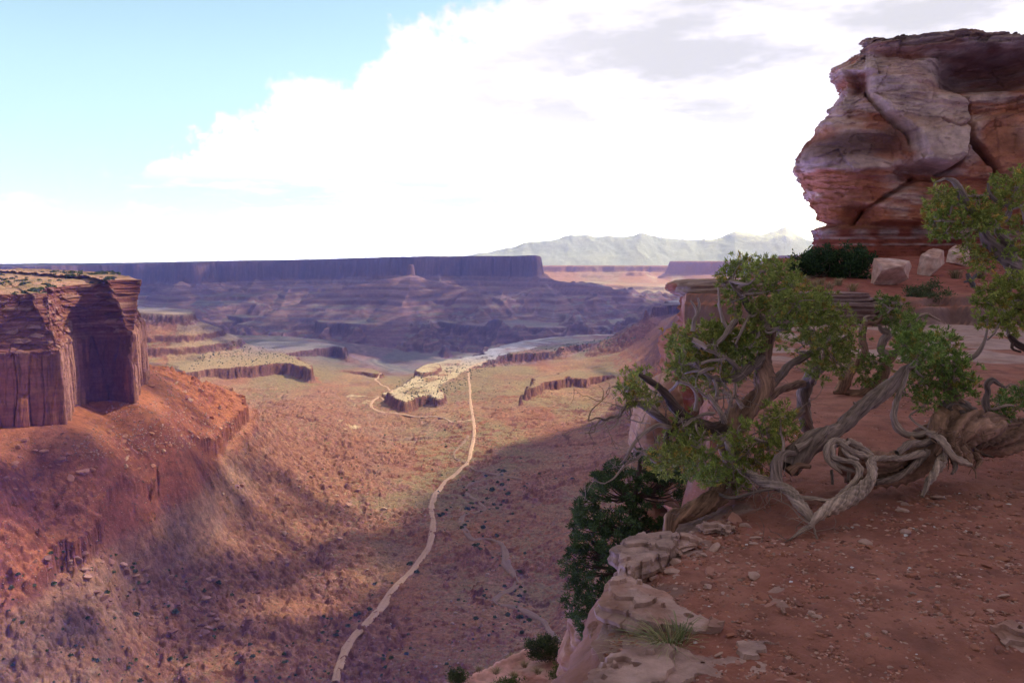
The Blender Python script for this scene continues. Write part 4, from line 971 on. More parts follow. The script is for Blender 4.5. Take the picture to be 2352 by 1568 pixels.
def build_tower():
    pts = np.array([((u - 1176) / FPX * D, D) for u, D in [(1960,60),(1905,52),(1885,46.5),(1880,42),(1884,39.2),(1905,37.6),(1960,36.9),(2060,36.6),(2180,36.3),(2352,35.6),(2560,34.5),(2760,33.5)]])
    seg = np.concatenate([[0], np.cumsum(np.linalg.norm(np.diff(pts, axis=0), axis=1))]); L = seg[-1]
    n = int(L / .036); s = np.linspace(0, L, n); c = spline(pts, n)
    kk = np.hanning(41); kk /= kk.sum()
    c = np.stack([np.convolve(np.pad(c[:, i], 20, mode='edge'), kk, 'valid') for i in (0, 1)], 1)
    t = np.gradient(c, axis=0); t /= np.linalg.norm(t, axis=1)[:, None]; nr = np.stack([t[:, 1], -t[:, 0]], 1)
    nz = 330; z = np.linspace(-1.4, 10.3, nz)
    S, Z = np.meshgrid(s, z)
    bx, by = c[None, :, 0] + 0 * Z, c[None, :, 1] + 0 * Z
    sv = Z / by; b = (sv * CT + ST) / (CT - sv * ST); v = 784 - b * FPX; u = 1176 + bx / by * FPX * (CT + b * ST) / 1.0
    wob = 9 * fbm(S / 1.1, Z / 1.1, 2.0, 4)
    left = sstep(2090, 1930, u) + .0
    # the silhouette, strongest round the nose, softened along the front
    off = (1880 - np.interp(v, SIL[:, 0], SIL[:, 1])) / FPX * 39
    vtop = np.interp(u, [1850, 1950, 2060, 2080, 2100, 2180, 2250, 2352, 2700], [92, 92, 82, 76, 80, 72, 70, 78, 80]) + 5 * noise3(S / .5, .4, 3.3) + 2.5 * noise3(S / .16, .4, 5.3)
    d = off * (left + (1 - left) * np.where(v < 300, .12, .42))
    # cap layers overhang at the right
    d = d + (1 - left) * (.55 * sstep(128, 104, v + wob * .5) - .1 * sstep(150, 128, v))
    pil = pin([(1985,118),(2060,125),(2175,132),(2172,200),(2222,228),(2212,290),(2188,372),(2160,398),(2088,374),(2076,312),(2030,262),(1992,215)], u, v, 5, wob * .5)
    d = d + pil * (.25 + 1.0 * sstep(150, 360, v))
    d = d - .75 * np.exp(-(((u - 1966) / 32) ** 4 + ((v - 188) / 26) ** 4))
    d = d - 2.3 * np.exp(-(((u - 2285) / 118) ** 4 + ((v - 160 + .08 * (u - 2285)) / 42) ** 4))
    rb = pin([(2225,285),(2300,262),(2420,262),(2420,440),(2285,418),(2268,385),(2212,325)], u, v, 5, wob * .5); d = d + rb * .65
    rb2 = pin([(2170,395),(2205,330),(2262,392),(2275,470),(2180,520),(2110,520),(2120,440)], u, v, 6, wob * .5); d = d + rb2 * .45
    d = d - 1.1 * np.exp(-(((u - 2115) / 62) ** 4 + ((v - 402) / 17) ** 4))
    lb = pin([(1990,470),(2060,440),(2150,430),(2150,525),(1996,520)], u, v, 6, wob * .5); d = d + lb * .4
    d = d - .8 * np.exp(-(((u - 1975) / 34) ** 4 + ((v - 497) / 20) ** 4))
    d = d - .55 * np.exp(-((v - 518 + wob * .3) / 7) ** 2)
    for ln, wd, dp in (([(2178,195),(2222,240),(2214,300),(2185,378),(2160,400)], 5, .5), ([(2212,322),(2240,352),(2266,390),(2276,425),(2262,470)], 4, .45), ([(1990,210),(2030,262),(2078,312),(2092,368)], 5, .45), ([(1950,512),(2000,472),(2060,436),(2105,410)], 5, .4), ([(2352,330),(2345,380),(2352,420)], 4, .4), ([(2215,290),(2180,300),(2150,280)], 3, .2)):
        d = d - 1.7 * dp * np.exp(-(seg_d(ln, u + wob * .5, v + wob * .4) / wd) ** 2)
    low_ = sstep(515, 528, v)
    # cross-bedded sheets
    tilt = Z + .16 * np.sin(S * .45 + .8) * 1.0 + .10 * S * sstep(250, 400, v) * .5
    q = fbm(S / 3.4, tilt / .75, 7.0, 5, gain=.55)
    sh = np.round(q * 4) / 4 * .75 + q * .25
    d = d + .40 * sh + .07 * noise3(S / 1.8, tilt / .16, 9.0) + .06 * fbm(S / .35, Z / .2, 4.0, 4)
    d = d + .24 * (worley(S / 2.2, tilt / .9, 31)[2] - .5) + .45 * (worley(S / 4.5, tilt / 2.4, 37)[2] - .5) + .30 * noise3(S / 2.6, Z / 2.0, 41.0)
    w1, w2, wi = worley(S / 1.7 + .4 * q, tilt / .42 + .5 * q, 71); d = d + .13 * (wi - .5)
    w1, w2, wi = worley(S / .8 + q, tilt / .17 + q, 73); d = d + .09 * (wi - .5)
    d = d - .30 * left
    def saw(x): f = x - np.floor(x); return np.minimum(f / .82, (1 - f) / .18)
    dip = tilt + .12 * (u - 1900) / 100 * sstep(2200, 1900, u)
    ph = dip / .34 + 1.1 * fbm(S / 3.0, dip / 1.5, 51.0, 3); m1 = sstep(-.25, .15, noise3(S / 2.4, dip / .9, 52.0)) * (1 - low_)
    d = d + .11 * (1 - .55 * left) * m1 * saw(ph) * (.5 + .5 * sstep(-.2, .3, noise3(S / .9, np.floor(ph), 53.0)))
    ph2 = dip / .15 + .8 * fbm(S / 1.5, dip / .8, 54.0, 3); m2 = sstep(-.1, .3, noise3(S / 1.6, dip / .6, 55.0))
    d = d + .05 * (1 - .4 * left) * m2 * saw(ph2)
    ledg = sstep(150, 80, v); d = d + ledg * .55 * np.round(3 * noise3(S / 1.6, Z / .22, 19.0)) / 3
    low = sstep(520, 530, v); d = d * (1 - .35 * low) + low * (.15 + .10 * noise3(S / 4, Z / .10, 3.0) + .9 * sstep(548, 640, v))
    X = bx + nr[None, :, 0] * d; Y = by + nr[None, :, 1] * d
    # colours
    red = np.array([.37, .115, .056]); rust = np.array([.47, .18, .095]); pale = np.array([.63, .43, .33]); grey = np.array([.45, .29, .235]); dark = np.array([.10, .040, .035])
    C = mixc(red, rust, sstep(-.3, .4, fbm(S / 2.5, tilt / .5, 15.0, 5)))
    pm = sstep(-.12, .30, q + .35 * noise3(S / 2.2, Z / 1.2, 5.0) + .16 * sstep(460, 300, v) - .14 * sstep(400, 470, v) - .06)
    C = mixc(C, mixc(pale, grey, sstep(-.2, .4, fbm(S / .8, Z / .3, 25.0, 4))), .80 * pm)
    C = mixc(C, pale, .55 * pil * sstep(-.5, .1, q + .2)); C = mixc(C, rust * .9, .7 * rb * sstep(-.2, .2, noise3(S / 1.2, Z / 2, 3.0) + .15))
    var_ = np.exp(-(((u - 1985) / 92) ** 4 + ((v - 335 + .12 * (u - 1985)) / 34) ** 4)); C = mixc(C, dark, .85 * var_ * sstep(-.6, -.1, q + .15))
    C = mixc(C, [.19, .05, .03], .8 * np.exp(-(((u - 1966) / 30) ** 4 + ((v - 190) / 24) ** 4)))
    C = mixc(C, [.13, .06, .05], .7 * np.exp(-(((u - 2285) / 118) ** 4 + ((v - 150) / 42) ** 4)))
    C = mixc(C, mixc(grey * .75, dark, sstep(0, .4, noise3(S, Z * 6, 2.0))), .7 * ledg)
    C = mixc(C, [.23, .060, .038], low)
    for vc, w in ((534, 8), (547, 2.5), (562, 2)):
        C = mixc(C, [.46, .31, .27], .8 * np.exp(-((v - vc + 2 * noise3(S / .8, 1.1, .2)) / w) ** 2) * sstep(-.4, .1, noise3(S / .7, vc, .4)))
    # top: bring the crest down to its outline and sweep back
    keepz = v >= vtop
    ztop_i = np.argmax(~keepz, axis=0); ztop_i = np.where(ztop_i == 0, nz - 1, ztop_i)
    idx = np.minimum(np.arange(nz)[:, None], ztop_i[None])
    X, Y, Zc = (np.take_along_axis(q_, idx, 0) for q_ in (X, Y, Z)); C = np.take_along_axis(C, idx[..., None], 0)
    nb = 60; back = (np.arange(1, nb + 1) / nb) ** 1.4 * 14
    bd_ = np.array([.55, .83])
    TX = X[-1][None] + bd_[0] * back[:, None]; TY = Y[-1][None] + bd_[1] * back[:, None]
    TZ = Zc[-1][None] + .10 * back[:, None] * sstep(0, 1, back)[:, None] + .18 * fbm(TX / .8, TY / .8, 3.0, 4) * np.clip(back / .6, 0, 1)[:, None]
    TC = mixc([.20, .12, .09], [.12, .10, .06], sstep(0, .4, noise3(TX, TY, 4.0)))
    V = np.stack([np.concatenate(q_, 0) for q_ in ((X, TX), (Y, TY), (Zc, TZ))], -1)
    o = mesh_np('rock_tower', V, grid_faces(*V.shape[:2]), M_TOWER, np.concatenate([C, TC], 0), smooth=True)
    tag(o, 'towering red and pale layered sandstone outcrop with overhanging cap and dark alcove', 'rock outcrop')
build_tower()

# ------------------------------------------------------------------ junipers, pinyon and dead wood
def mat_bark(name):
    m = bpy.data.materials.new(name); m.use_nodes = True; t = m.node_tree; N, L = t.nodes, t.links
    b = N['Principled BSDF']; b.inputs['Roughness'].default_value = .85; b.inputs['Specular IOR Level'].default_value = .2
    at = N.new('ShaderNodeAttribute'); at.attribute_name = 'Col'; ga = N.new('ShaderNodeAttribute'); ga.attribute_name = 'grain'; la = N.new('ShaderNodeAttribute'); la.attribute_name = 'along'
    fa = N.new('ShaderNodeAttribute'); fa.attribute_name = 'fibre'; cx = N.new('ShaderNodeCombineXYZ'); L.new(fa.outputs['Fac'], cx.inputs[2]); L.new(ga.outputs['Fac'], cx.inputs[0]); L.new(la.outputs['Fac'], cx.inputs[1])
    n = N.new('ShaderNodeTexNoise'); n.inputs['Scale'].default_value = 1; n.inputs['Detail'].default_value = 6; n.inputs['Roughness'].default_value = .7; L.new(cx.outputs[0], n.inputs[0])
    r = N.new('ShaderNodeMapRange'); L.new(n.outputs[0], r.inputs[0]); r.inputs[1].default_value = .3; r.inputs[2].default_value = .7; r.inputs[3].default_value = .25; r.inputs[4].default_value = 1.6
    mu = N.new('ShaderNodeMix'); mu.data_type = 'RGBA'; mu.blend_type = 'MULTIPLY'; mu.inputs[0].default_value = 1; L.new(at.outputs[0], mu.inputs[6]); L.new(r.outputs[0], mu.inputs[7])
    L.new(mu.outputs[2], b.inputs['Base Color'])
    bp = N.new('ShaderNodeBump'); bp.inputs['Strength'].default_value = .8; bp.inputs['Distance'].default_value = .012; L.new(n.outputs[0], bp.inputs['Height']); L.new(bp.outputs[0], b.inputs['Normal'])
    return m
M_BARK = mat_bark('weathered juniper wood')
SILVER, BROWN, DARKB, GREYB = (.33, .225, .165), (.23, .122, .076), (.090, .053, .038), (.195, .13, .098)
class Wood:
    """collects tapered, fluted, twisting limbs into one mesh"""
    def __init__(s): s.V, s.F, s.C, s.G, s.A, s.H, s.n, s.seed = [], [], [], [], [], [], 0, 1
    def tube(s, pts, rad, col, sides=10, step=.03, flute=.18, twist=6.0, knots=.10, jit=0.0, cap=True):
        s.seed += 1; pts = np.asarray(pts, float); rad = np.asarray(rad, float)
        if len(pts) < 2: return
        L = np.linalg.norm(np.diff(pts, axis=0), axis=1).sum(); n = max(5, min(160, int(L / step)))
        q = spline(np.c_[pts, rad], n); c, r = q[:, :3], np.maximum(q[:, 3], .0012)
        if jit: c = c + jit * np.stack([noise3(np.linspace(0, L / .11, n), s.seed * 3.1, k * 7.7) for k in range(3)], 1) * np.minimum(1, np.linspace(0, 4, n))[:, None]
        t = np.gradient(c, axis=0); t /= np.linalg.norm(t, axis=1)[:, None] + 1e-9
        ref = np.array([.13, -.9, .4]); u = np.cross(t, ref); u /= np.linalg.norm(u, axis=1)[:, None] + 1e-9
        for i in range(1, n):                       # parallel transport
            w = u[i - 1] - t[i] * (u[i - 1] @ t[i]); u[i] = w / (np.linalg.norm(w) + 1e-9)
        w = np.cross(t, u)
        l = np.linspace(0, L, n)[:, None]; th = np.linspace(0, 2 * math.pi, sides, endpoint=False)[None]
        ang = th + twist * l
        rf = 1 + flute * (noise3(np.cos(ang) * 1.6 + s.seed, np.sin(ang) * 1.6, l * 2) + 1.1 * noise3(np.cos(ang) * 3.4 + s.seed, np.sin(ang) * 3.4, l * 1.6) - .5 * np.abs(noise3(np.cos(ang) * 5.5 + s.seed, np.sin(ang) * 5.5, l * 1.2))) + knots * noise3(l / .09 + s.seed, th * 0 + .5, .2)
        rr = r[:, None] * np.maximum(rf, .35)
        P_ = c[:, None, :] + u[:, None, :] * (np.cos(th) * rr)[..., None] + w[:, None, :] * (np.sin(th) * rr)[..., None]
        i = np.arange(n * sides).reshape(n, sides)
        f = np.stack([i[:-1], np.roll(i[:-1], -1, 1), np.roll(i[1:], -1, 1), i[1:]], -1).reshape(-1, 4)
        V = P_.reshape(-1, 3)
        if cap:
            V = np.concatenate([V, c[:1] - t[:1] * r[:1, None] * .3, c[-1:] + t[-1:] * r[-1:, None] * .8]); k = n * sides
            a = np.arange(sides); f = np.concatenate([f, np.stack([np.full(sides, k), np.roll(a, -1), a, a], -1)[:, [0, 1, 2, 2]], np.stack([np.full(sides, k + 1), i[-1], np.roll(i[-1], -1), np.roll(i[-1], -1)], -1)])
        pal = noise3(np.cos(ang) * 1.2 + s.seed * 2, np.sin(ang) * 1.2, l * 2.5)
        cc = np.asarray(col)[None, None, :] * np.clip(1 + .5 * pal + 1.1 * (rf - 1), .25, 2)[..., None]
        cc = cc.reshape(-1, 3)
        g = (np.cos(ang) * 3.2 + s.seed * 3).reshape(-1); g2 = (np.sin(ang) * 3.2).reshape(-1); al = np.broadcast_to(l * 5, ang.shape).reshape(-1)
        if cap: cc = np.concatenate([cc, cc[:1], cc[-1:]]); g = np.append(g, [0, 0]); g2 = np.append(g2, [0, 0]); al = np.append(al, [0, 0])
        s.V.append(V); s.F.append(f + s.n); s.C.append(cc); s.G.append(g); s.H.append(g2); s.A.append(al); s.n += len(V)
    def px(s, lst, col, **kw):
        """limb traced in the photograph: (u, v, distance, radius in photo pixels)"""
        p = [P(u, v, D) for u, v, D, r in lst]; rad = [r * D / FPX for u, v, D, r in lst]
        s.tube(p, rad, col, **kw); return p
    def build(s, name, parent, label=None):
        F = np.concatenate(s.F); V = np.concatenate(s.V)
        me_f = [tuple(f) if f[2] != f[3] else tuple(f[:3]) for f in F.tolist()] if False else F
        tri = F[:, 2] == F[:, 3]
        o = mesh_np(name, V, F[~tri], M_BARK, np.concatenate(s.C), parent=parent, extra={'grain': np.concatenate(s.G), 'along': np.concatenate(s.A), 'fibre': np.concatenate(s.H)})
        if label: o['label'] = label
        return o
def twig_spray(W, rs, p0, d0, length, r0, col, depth=2, kids=3, curl=.6):
    """a dead twig that forks and curls"""
    n = 5; p = [np.array(p0)]; d = np.array(d0) / np.linalg.norm(d0)
    for i in range(n):
        d = d + rs.normal(size=3) * curl * .35; d /= np.linalg.norm(d); p.append(p[-1] + d * length / n)
    W.tube(p, np.linspace(r0, r0 * .35, n + 1), col, sides=5, step=length / 8, flute=.1, twist=2, cap=False)
    if depth > 0:
        for k in range(kids):
            i = rs.randint(1, n + 1); dd = d + rs.normal(size=3) * .8
            twig_spray(W, rs, p[i], dd, length * rs.uniform(.4, .7), r0 * .6, col, depth - 1, kids, curl)
class Leaves:
    def __init__(s): s.V, s.C = [], []
    def blades(s, base, dirv, length, width, col, rs):
        """flat tapering scale-leaf twigs: base (n,3), unit direction (n,3)"""
        n = len(base); r = rs.normal(size=(n, 3)); side = np.cross(dirv, r); side /= np.linalg.norm(side, axis=1)[:, None] + 1e-9
        length = np.broadcast_to(length, (n,))[:, None]; width = np.broadcast_to(width, (n,))[:, None]
        m = base + dirv * length * .55 + np.cross(side, dirv) * length * .10
        tip = base + dirv * length
        q = np.stack([base - side * width * .25, m - side * width * .5, tip, m + side * width * .5], 1)
        s.V.append(q.reshape(-1, 3)); s.C.append(np.repeat(col, 4, 0))
    def clump(s, ctr, rad, rs, n=90, per=16, leaf=(.022, .05), wid=.0075, base=(.085, .120, .022), tip=(.21, .235, .045), brown=.06, up=.35):
        """a foliage clump: tufts spread through an uneven volume, each a fan of scale-leaf twigs"""
        ctr, rad = np.asarray(ctr), np.asarray(rad)
        d = rs.normal(size=(n, 3)); d /= np.linalg.norm(d, axis=1)[:, None]
        k = rs.rand(n) ** .42 * (1 + .45 * noise3(d[:, 0] * 1.7 + ctr[0] * 9, d[:, 1] * 1.7 + ctr[1] * 9, d[:, 2] * 1.7 + ctr[2] * 9))
        tc = ctr + d * rad * k[:, None]
        far = rs.rand(n) < .14; tc = np.where(far[:, None], ctr + d * rad * rs.uniform(1.0, 1.38, (n, 1)), tc)
        od = d * .7 + rs.normal(size=(n, 3)) * .55 + [0, 0, up]; od /= np.linalg.norm(od, axis=1)[:, None]
        shade = rs.uniform(.65, 1.25, n); isb = rs.rand(n) < brown
        b = np.repeat(tc, per, 0) + np.repeat(od, per, 0) * rs.uniform(0, .035, (n * per, 1)) * (leaf[1] / .05)
        dd = np.repeat(od, per, 0) + rs.normal(size=(n * per, 3)) * .62; dd /= np.linalg.norm(dd, axis=1)[:, None]
        mixv = rs.rand(n * per) ** 1.5
        c = mixc(np.array(base), tip, mixv) * np.repeat(shade, per)[:, None]
        c = np.where(np.repeat(isb, per)[:, None], c * [1.35, .85, .8] + [.03, .005, 0], c)
        s.blades(b, dd, rs.uniform(leaf[0], leaf[1], n * per), wid * rs.uniform(.7, 1.3, n * per), c, rs)
        return tc
    def build(s, name, parent, label=None):
        V = np.concatenate(s.V); F = np.arange(len(V)).reshape(-1, 4)
        o = mesh_np(name, V, F, M_LEAF, np.concatenate(s.C), smooth=False, parent=parent)
        if label: o['label'] = label
        return o
def root_at(name, loc, label, cat, group=None):
    return tag(empty(name, tuple(map(float, loc))), label, cat, group)
def finish(root, parts):
    inv = root.location
    for o in parts: o.parent = root; o.location = (-inv[0], -inv[1], -inv[2])

def foliage(Lv, W, rs, items, D, anchors, dens=1.0, dz=.35, base=None, tip=None, twig=SILVER, per=16, leaf=(.02, .046), wid=.0072, ntw=3, brown=.06):
    """items: (u, v, ru, rv) ellipses of foliage in the photograph; each hangs on a twig from the nearest limb"""
    anc = np.array(anchors)
    for (u, v, ru, rv) in items:
        Dd = D + rs.normal() * dz; c = P(u, v, Dd); r = np.array([ru * .98, (ru + rv) * .48, rv * .96]) * Dd / FPX
        n = max(14, int(dens * ru * rv * .070))
        kw = {}
        if base: kw = dict(base=base, tip=tip)
        yl = rs.rand(); kw = dict(base=1.35 * np.array(base or (.085, .120, .022)) * [1 + .35 * yl, 1 + .08 * yl, 1.0] * rs.uniform(.8, 1.15), tip=1.6 * np.array(tip or (.21, .235, .045)) * [1 + .30 * yl, 1 + .05 * yl, .9 + .3 * yl])
        tcs = Lv.clump(c, r, rs, n=n, per=per, leaf=leaf, wid=wid, brown=.05 + .10 * rs.rand(), **kw)
        a = anc[np.argmin(np.linalg.norm(anc - c, axis=1))]
        mid = (a + c) / 2 + rs.normal(size=3) * .05 + [0, 0, -.03]
        W.tube([a, mid, c], [.013, .009, .005], twig, sides=6, step=.03, jit=.02)
        for k in range(ntw):
            q = tcs[rs.randint(len(tcs))]; W.tube([c + rs.normal(size=3) * .02, (c + q) / 2 + rs.normal(size=3) * .02, q], [.006, .0045, .0025], twig, sides=5, step=.025, jit=.015, cap=False)

def juniper_main():
    rs = np.random.RandomState(5); W, Lv = Wood(), Leaves(); A = []; T = W
    X = lambda l, c, **k: A.extend(W.px(l, c, **k))
    big = dict(sides=22, step=.02, flute=.30, twist=5, knots=.16)
    mid = dict(sides=12, step=.022, flute=.22, twist=5)
    # trunk rooted on the very edge, rising to the fork
    X([(1534,1222,5.35,11),(1541,1194,5.4,17),(1570,1180,5.5,20),(1626,1152,5.7,22),(1672,1108,5.95,26),(1690,1060,6.1,30),(1672,1005,6.2,26),(1690,962,6.3,27),(1722,932,6.35,25),(1750,902,6.4,24),(1757,866,6.45,22),(1755,830,6.5,17),(1760,800,6.5,15),(1766,768,6.5,14),(1764,747,6.5,13)], BROWN, **big)
    X([(1764,750,6.5,12),(1740,727,6.5,11),(1720,708,6.5,9.5),(1711,690,6.45,9),(1702,676,6.4,7),(1689,662,6.4,5),(1676,645,6.35,3)], GREYB, **mid)
    X([(1762,748,6.5,10),(1776,742,6.5,10),(1790,722,6.55,9),(1801,706,6.6,7),(1803,690,6.6,5.5),(1790,681,6.6,5),(1780,668,6.6,4),(1777,645,6.6,2.5),(1783,625,6.6,1.5)], GREYB, **mid)
    X([(1770,746,6.5,8),(1800,752,6.6,8),(1822,744,6.7,6),(1836,728,6.8,4),(1850,700,6.8,2.5)], GREYB, **mid)
    X([(1764,748,6.5,8),(1752,755,6.4,7),(1740,772,6.35,6),(1733,790,6.3,4.5),(1720,800,6.3,3)], SILVER, **mid)
    X([(1750,822,6.5,13),(1735,836,6.4,12),(1716,848,6.35,11),(1697,864,6.3,10),(1672,872,6.25,7),(1640,868,6.2,5),(1612,850,6.2,3.5),(1598,832,6.2,2)], GREYB, **mid)
    X([(1700,862,6.3,7),(1690,842,6.25,6),(1650,812,6.2,4),(1612,800,6.2,3)], GREYB, **mid)
    X([(1762,888,6.45,14),(1785,868,6.5,12),(1799,856,6.55,10),(1812,840,6.6,9),(1836,826,6.65,9),(1864,810,6.7,8),(1890,790,6.8,5),(1915,765,6.9,3)], GREYB, **mid)
    X([(1756,925,6.5,10),(1790,896,6.7,10),(1815,888,6.8,10),(1845,880,6.9,9)], BROWN, **mid)
    # second stem behind
    X([(1856,985,7.5,15),(1848,945,7.4,15),(1846,905,7.35,17),(1858,872,7.3,17),(1872,850,7.2,15),(1875,820,7.2,13),(1868,795,7.2,9),(1856,770,7.15,5),(1854,750,7.1,3)], GREYB, **mid)
    X([(1872,850,7.2,12),(1893,835,7.3,12),(1897,812,7.3,9),(1905,780,7.4,6),(1920,750,7.4,4)], BROWN, **mid)
    X([(1850,930,7.4,11),(1830,950,7.3,10),(1808,962,7.2,9),(1780,968,7.1,8)], GREYB, **mid)
    # left limb that reaches out over the drop
    X([(1660,985,6.2,18),(1618,982,6.0,16),(1590,972,5.95,14),(1569,955,5.9,14),(1545,930,5.85,13),(1530,906,5.8,11),(1512,888,5.75,9),(1488,872,5.7,7),(1468,860,5.7,4)], DARKB, **mid)
    X([(1535,975,5.85,9),(1512,956,5.8,10),(1500,948,5.75,9),(1472,930,5.7,7),(1455,925,5.7,5),(1440,930,5.65,4.5),(1428,945,5.6,4.5),(1420,957,5.6,4),(1402,958,5.6,3),(1388,965,5.55,3),(1378,960,5.55,2.2),(1352,966,5.5,1.4)], GREYB, **mid)
    for l in ([(1380,961,5.55,2),(1367,976,5.5,1.6),(1353,984,5.5,1)], [(1422,957,5.6,2.4),(1413,978,5.6,1.8),(1391,992,5.6,1)], [(1446,938,5.65,2.4),(1448,955,5.65,2),(1441,962,5.65,1.4)]): X(l, SILVER, **mid)
    X([(1560,985,5.9,8),(1532,980,5.8,6),(1512,976,5.75,5),(1481,993,5.7,4.5),(1459,1014,5.65,4),(1446,1035,5.6,3.6),(1437,1053,5.6,3),(1424,1066,5.6,1.6)], SILVER, **mid)
    X([(1455,1020,5.65,3.6),(1462,1034,5.65,3),(1475,1037,5.65,3),(1464,1053,5.65,3),(1437,1067,5.6,3),(1425,1080,5.6,2.6),(1410,1098,5.55,2),(1389,1110,5.5,1)], SILVER, **mid)
    X([(1512,948,5.8,5),(1495,925,5.7,4),(1480,905,5.7,3),(1465,898,5.65,2),(1448,893,5.65,1.5)], SILVER, **mid)
    X([(1569,955,5.9,9),(1550,975,5.85,8),(1530,1010,5.8,5),(1540,1030,5.8,4)], DARKB, **mid)
    # silver root that runs down to the soil and its stump
    X([(1668,990,6.2,8),(1672,1018,6.0,8),(1685,1054,5.85,8),(1698,1073,5.75,9),(1721,1088,5.65,11),(1752,1106,5.5,12),(1780,1114,5.4,13),(1813,1127,5.3,13),(1832,1150,5.2,14),(1850,1174,5.1,14),(1868,1198,5.05,10)], SILVER, sides=18, step=.015, flute=.34, twist=9)
    X([(1786,1118,5.4,14),(1782,1085,5.45,12),(1786,1062,5.5,12),(1800,1044,5.55,9),(1826,1041,5.6,6)], GREYB, **mid)
    X([(1868,1204,5.0,6),(1845,1213,4.98,4),(1821,1234,4.9,2)], SILVER, **mid); X([(1866,1206,5.0,6),(1838,1222,4.95,4.5),(1814,1238,4.9,2)], SILVER, **mid)
    X([(1640,1130,5.8,5),(1690,1142,5.5,4),(1740,1128,5.4,4),(1790,1120,5.35,3)], GREYB, **mid)
    # dead silver limbs among the green
    for l in ([(1610,835,6.0,3.6),(1622,830,6.0,3.4),(1640,826,6.0,3.2),(1665,824,6.05,3)], [(1605,858,6.0,4.5),(1622,848,6.0,4.5),(1640,846,6.0,3.2)], [(1650,695,6.3,3.5),(1658,725,6.3,4),(1665,745,6.3,5),(1668,752,6.3,5)], [(1722,725,6.4,4),(1702,760,6.3,3.6),(1694,780,6.3,2.6),(1690,790,6.3,1.6)], [(1700,770,6.3,2.4),(1685,778,6.3,1.6)], [(1690,735,6.4,7),(1675,756,6.35,6.4),(1662,772,6.3,5.6),(1645,790,6.3,4)],
              [(1590,780,6.1,6),(1610,790,6.1,6),(1620,800,6.1,5)], [(1590,735,6.0,2.6),(1600,720,6.0,3.4),(1597,705,6.0,3),(1585,690,6.0,2)], [(1592,760,6.0,5),(1594,738,6.0,4.4),(1603,720,6.0,3.4),(1606,700,6.0,3),(1602,685,6.0,1.8)], [(1650,660,6.2,2.2),(1653,700,6.2,3),(1660,740,6.2,4)],
              [(1626,905,5.95,5),(1640,925,5.95,5),(1655,945,5.95,6),(1664,970,6,7)], [(1660,900,6.0,3.4),(1678,905,6,3.4),(1676,930,6,3),(1668,960,6,2.6)], [(1660,1000,5.95,4),(1635,1008,5.85,3.6),(1608,1010,5.8,3)], [(1662,1010,5.9,4),(1648,1028,5.85,3.4),(1630,1042,5.8,3),(1610,1038,5.8,2)], [(1690,912,6.2,4),(1660,912,6.1,3.6),(1630,914,6.05,3.4),(1600,890,6.0,2.6)],
              [(1640,948,5.9,4),(1610,955,5.8,4.4),(1590,962,5.8,4.4),(1575,975,5.75,4),(1560,985,5.75,3)], [(1595,965,5.8,3.4),(1600,980,5.75,3),(1612,1005,5.75,2.6)], [(1560,875,5.9,4),(1585,885,5.9,4),(1600,905,5.95,4),(1598,940,6,5)],
              [(1700,1010,5.8,3),(1722,1004,5.8,4),(1745,1012,5.8,4),(1768,1016,5.85,5)], [(1690,880,6.2,3),(1688,905,6.2,4),(1705,935,6.2,6)], [(1640,870,6.1,4),(1648,900,6.1,4),(1640,935,6.1,5)]):
        X(l, SILVER, sides=9, step=.02, flute=.16, twist=6, jit=.008)
    AA = np.array(A)
    nearw = AA[(AA[:, 2] < -.9)]
    for k in range(95):
        p = nearw[rs.randint(len(nearw))]; d = rs.normal(size=3) + [-.35, -.2, -.1]
        twig_spray(T, rs, p, d, rs.uniform(.12, .36), rs.uniform(.0028, .0065), SILVER if rs.rand() < .6 else GREYB, 2, 2, .9)
    fol = [(1690,636,38,36),(1668,650,24,32),(1722,628,30,30),(1750,622,40,30),(1795,640,40,40),(1772,604,28,16),(1822,655,26,28),(1700,606,30,14),
           (1680,692,30,25),(1745,675,42,35),(1828,700,50,38),(1812,735,40,34),(1868,712,42,36),(1908,732,50,42),(1940,772,38,42),(1905,815,50,46),(1868,760,38,34),(1880,850,34,28),(1938,826,30,34),(1850,680,30,22),
           (1598,768,48,30),(1560,812,28,36),(1640,790,42,34),(1690,790,50,40),(1595,840,46,44),(1655,842,46,44),(1708,806,38,44),(1722,765,45,30),(1570,860,32,28),(1635,885,40,26),(1700,850,28,30),(1590,805,40,30),(1655,760,34,22),
           (1456,872,30,24),(1478,864,24,16),(1440,905,24,20),(1470,912,40,22),(1500,918,22,16),(1445,890,22,20),
           (1570,985,36,36),(1535,1050,46,36),(1580,1058,56,44),(1632,1074,52,40),(1688,1092,46,34),(1600,1020,40,32),(1560,1020,30,26),(1515,1068,26,24),(1720,1040,36,34),(1745,1070,30,28),(1790,955,34,36),(1800,995,36,36),(1768,1030,26,26),(1700,1000,26,34),(1640,1100,40,24),(1760,990,24,30),(1690,1115,30,22)]
    fol += [(1640,760,40,30),(1740,720,40,30),(1790,690,34,30),(1545,780,20,26),(1850,790,30,30),(1890,690,34,22),(1780,780,30,24),(1620,815,40,26),(1550,845,22,30),(1580,790,34,26),(1665,815,36,28),(1725,790,36,26)]
    for nm, it, dep in (('a', fol[:34], 6.4), ('b', fol[34:40], 5.65), ('c', fol[40:-12], 5.85), ('d', fol[-12:], 6.45)):
        foliage(Lv, W, rs, it, dep, A, dens=.78, dz=.16)
    root = root_at('juniper', P(1560, 1200, 5.5), 'large gnarled juniper with silver limbs leaning over the cliff edge', 'tree')
    finish(root, [W.build('trunk', None), Lv.build('crown', None)])
    return A
juniper_main()

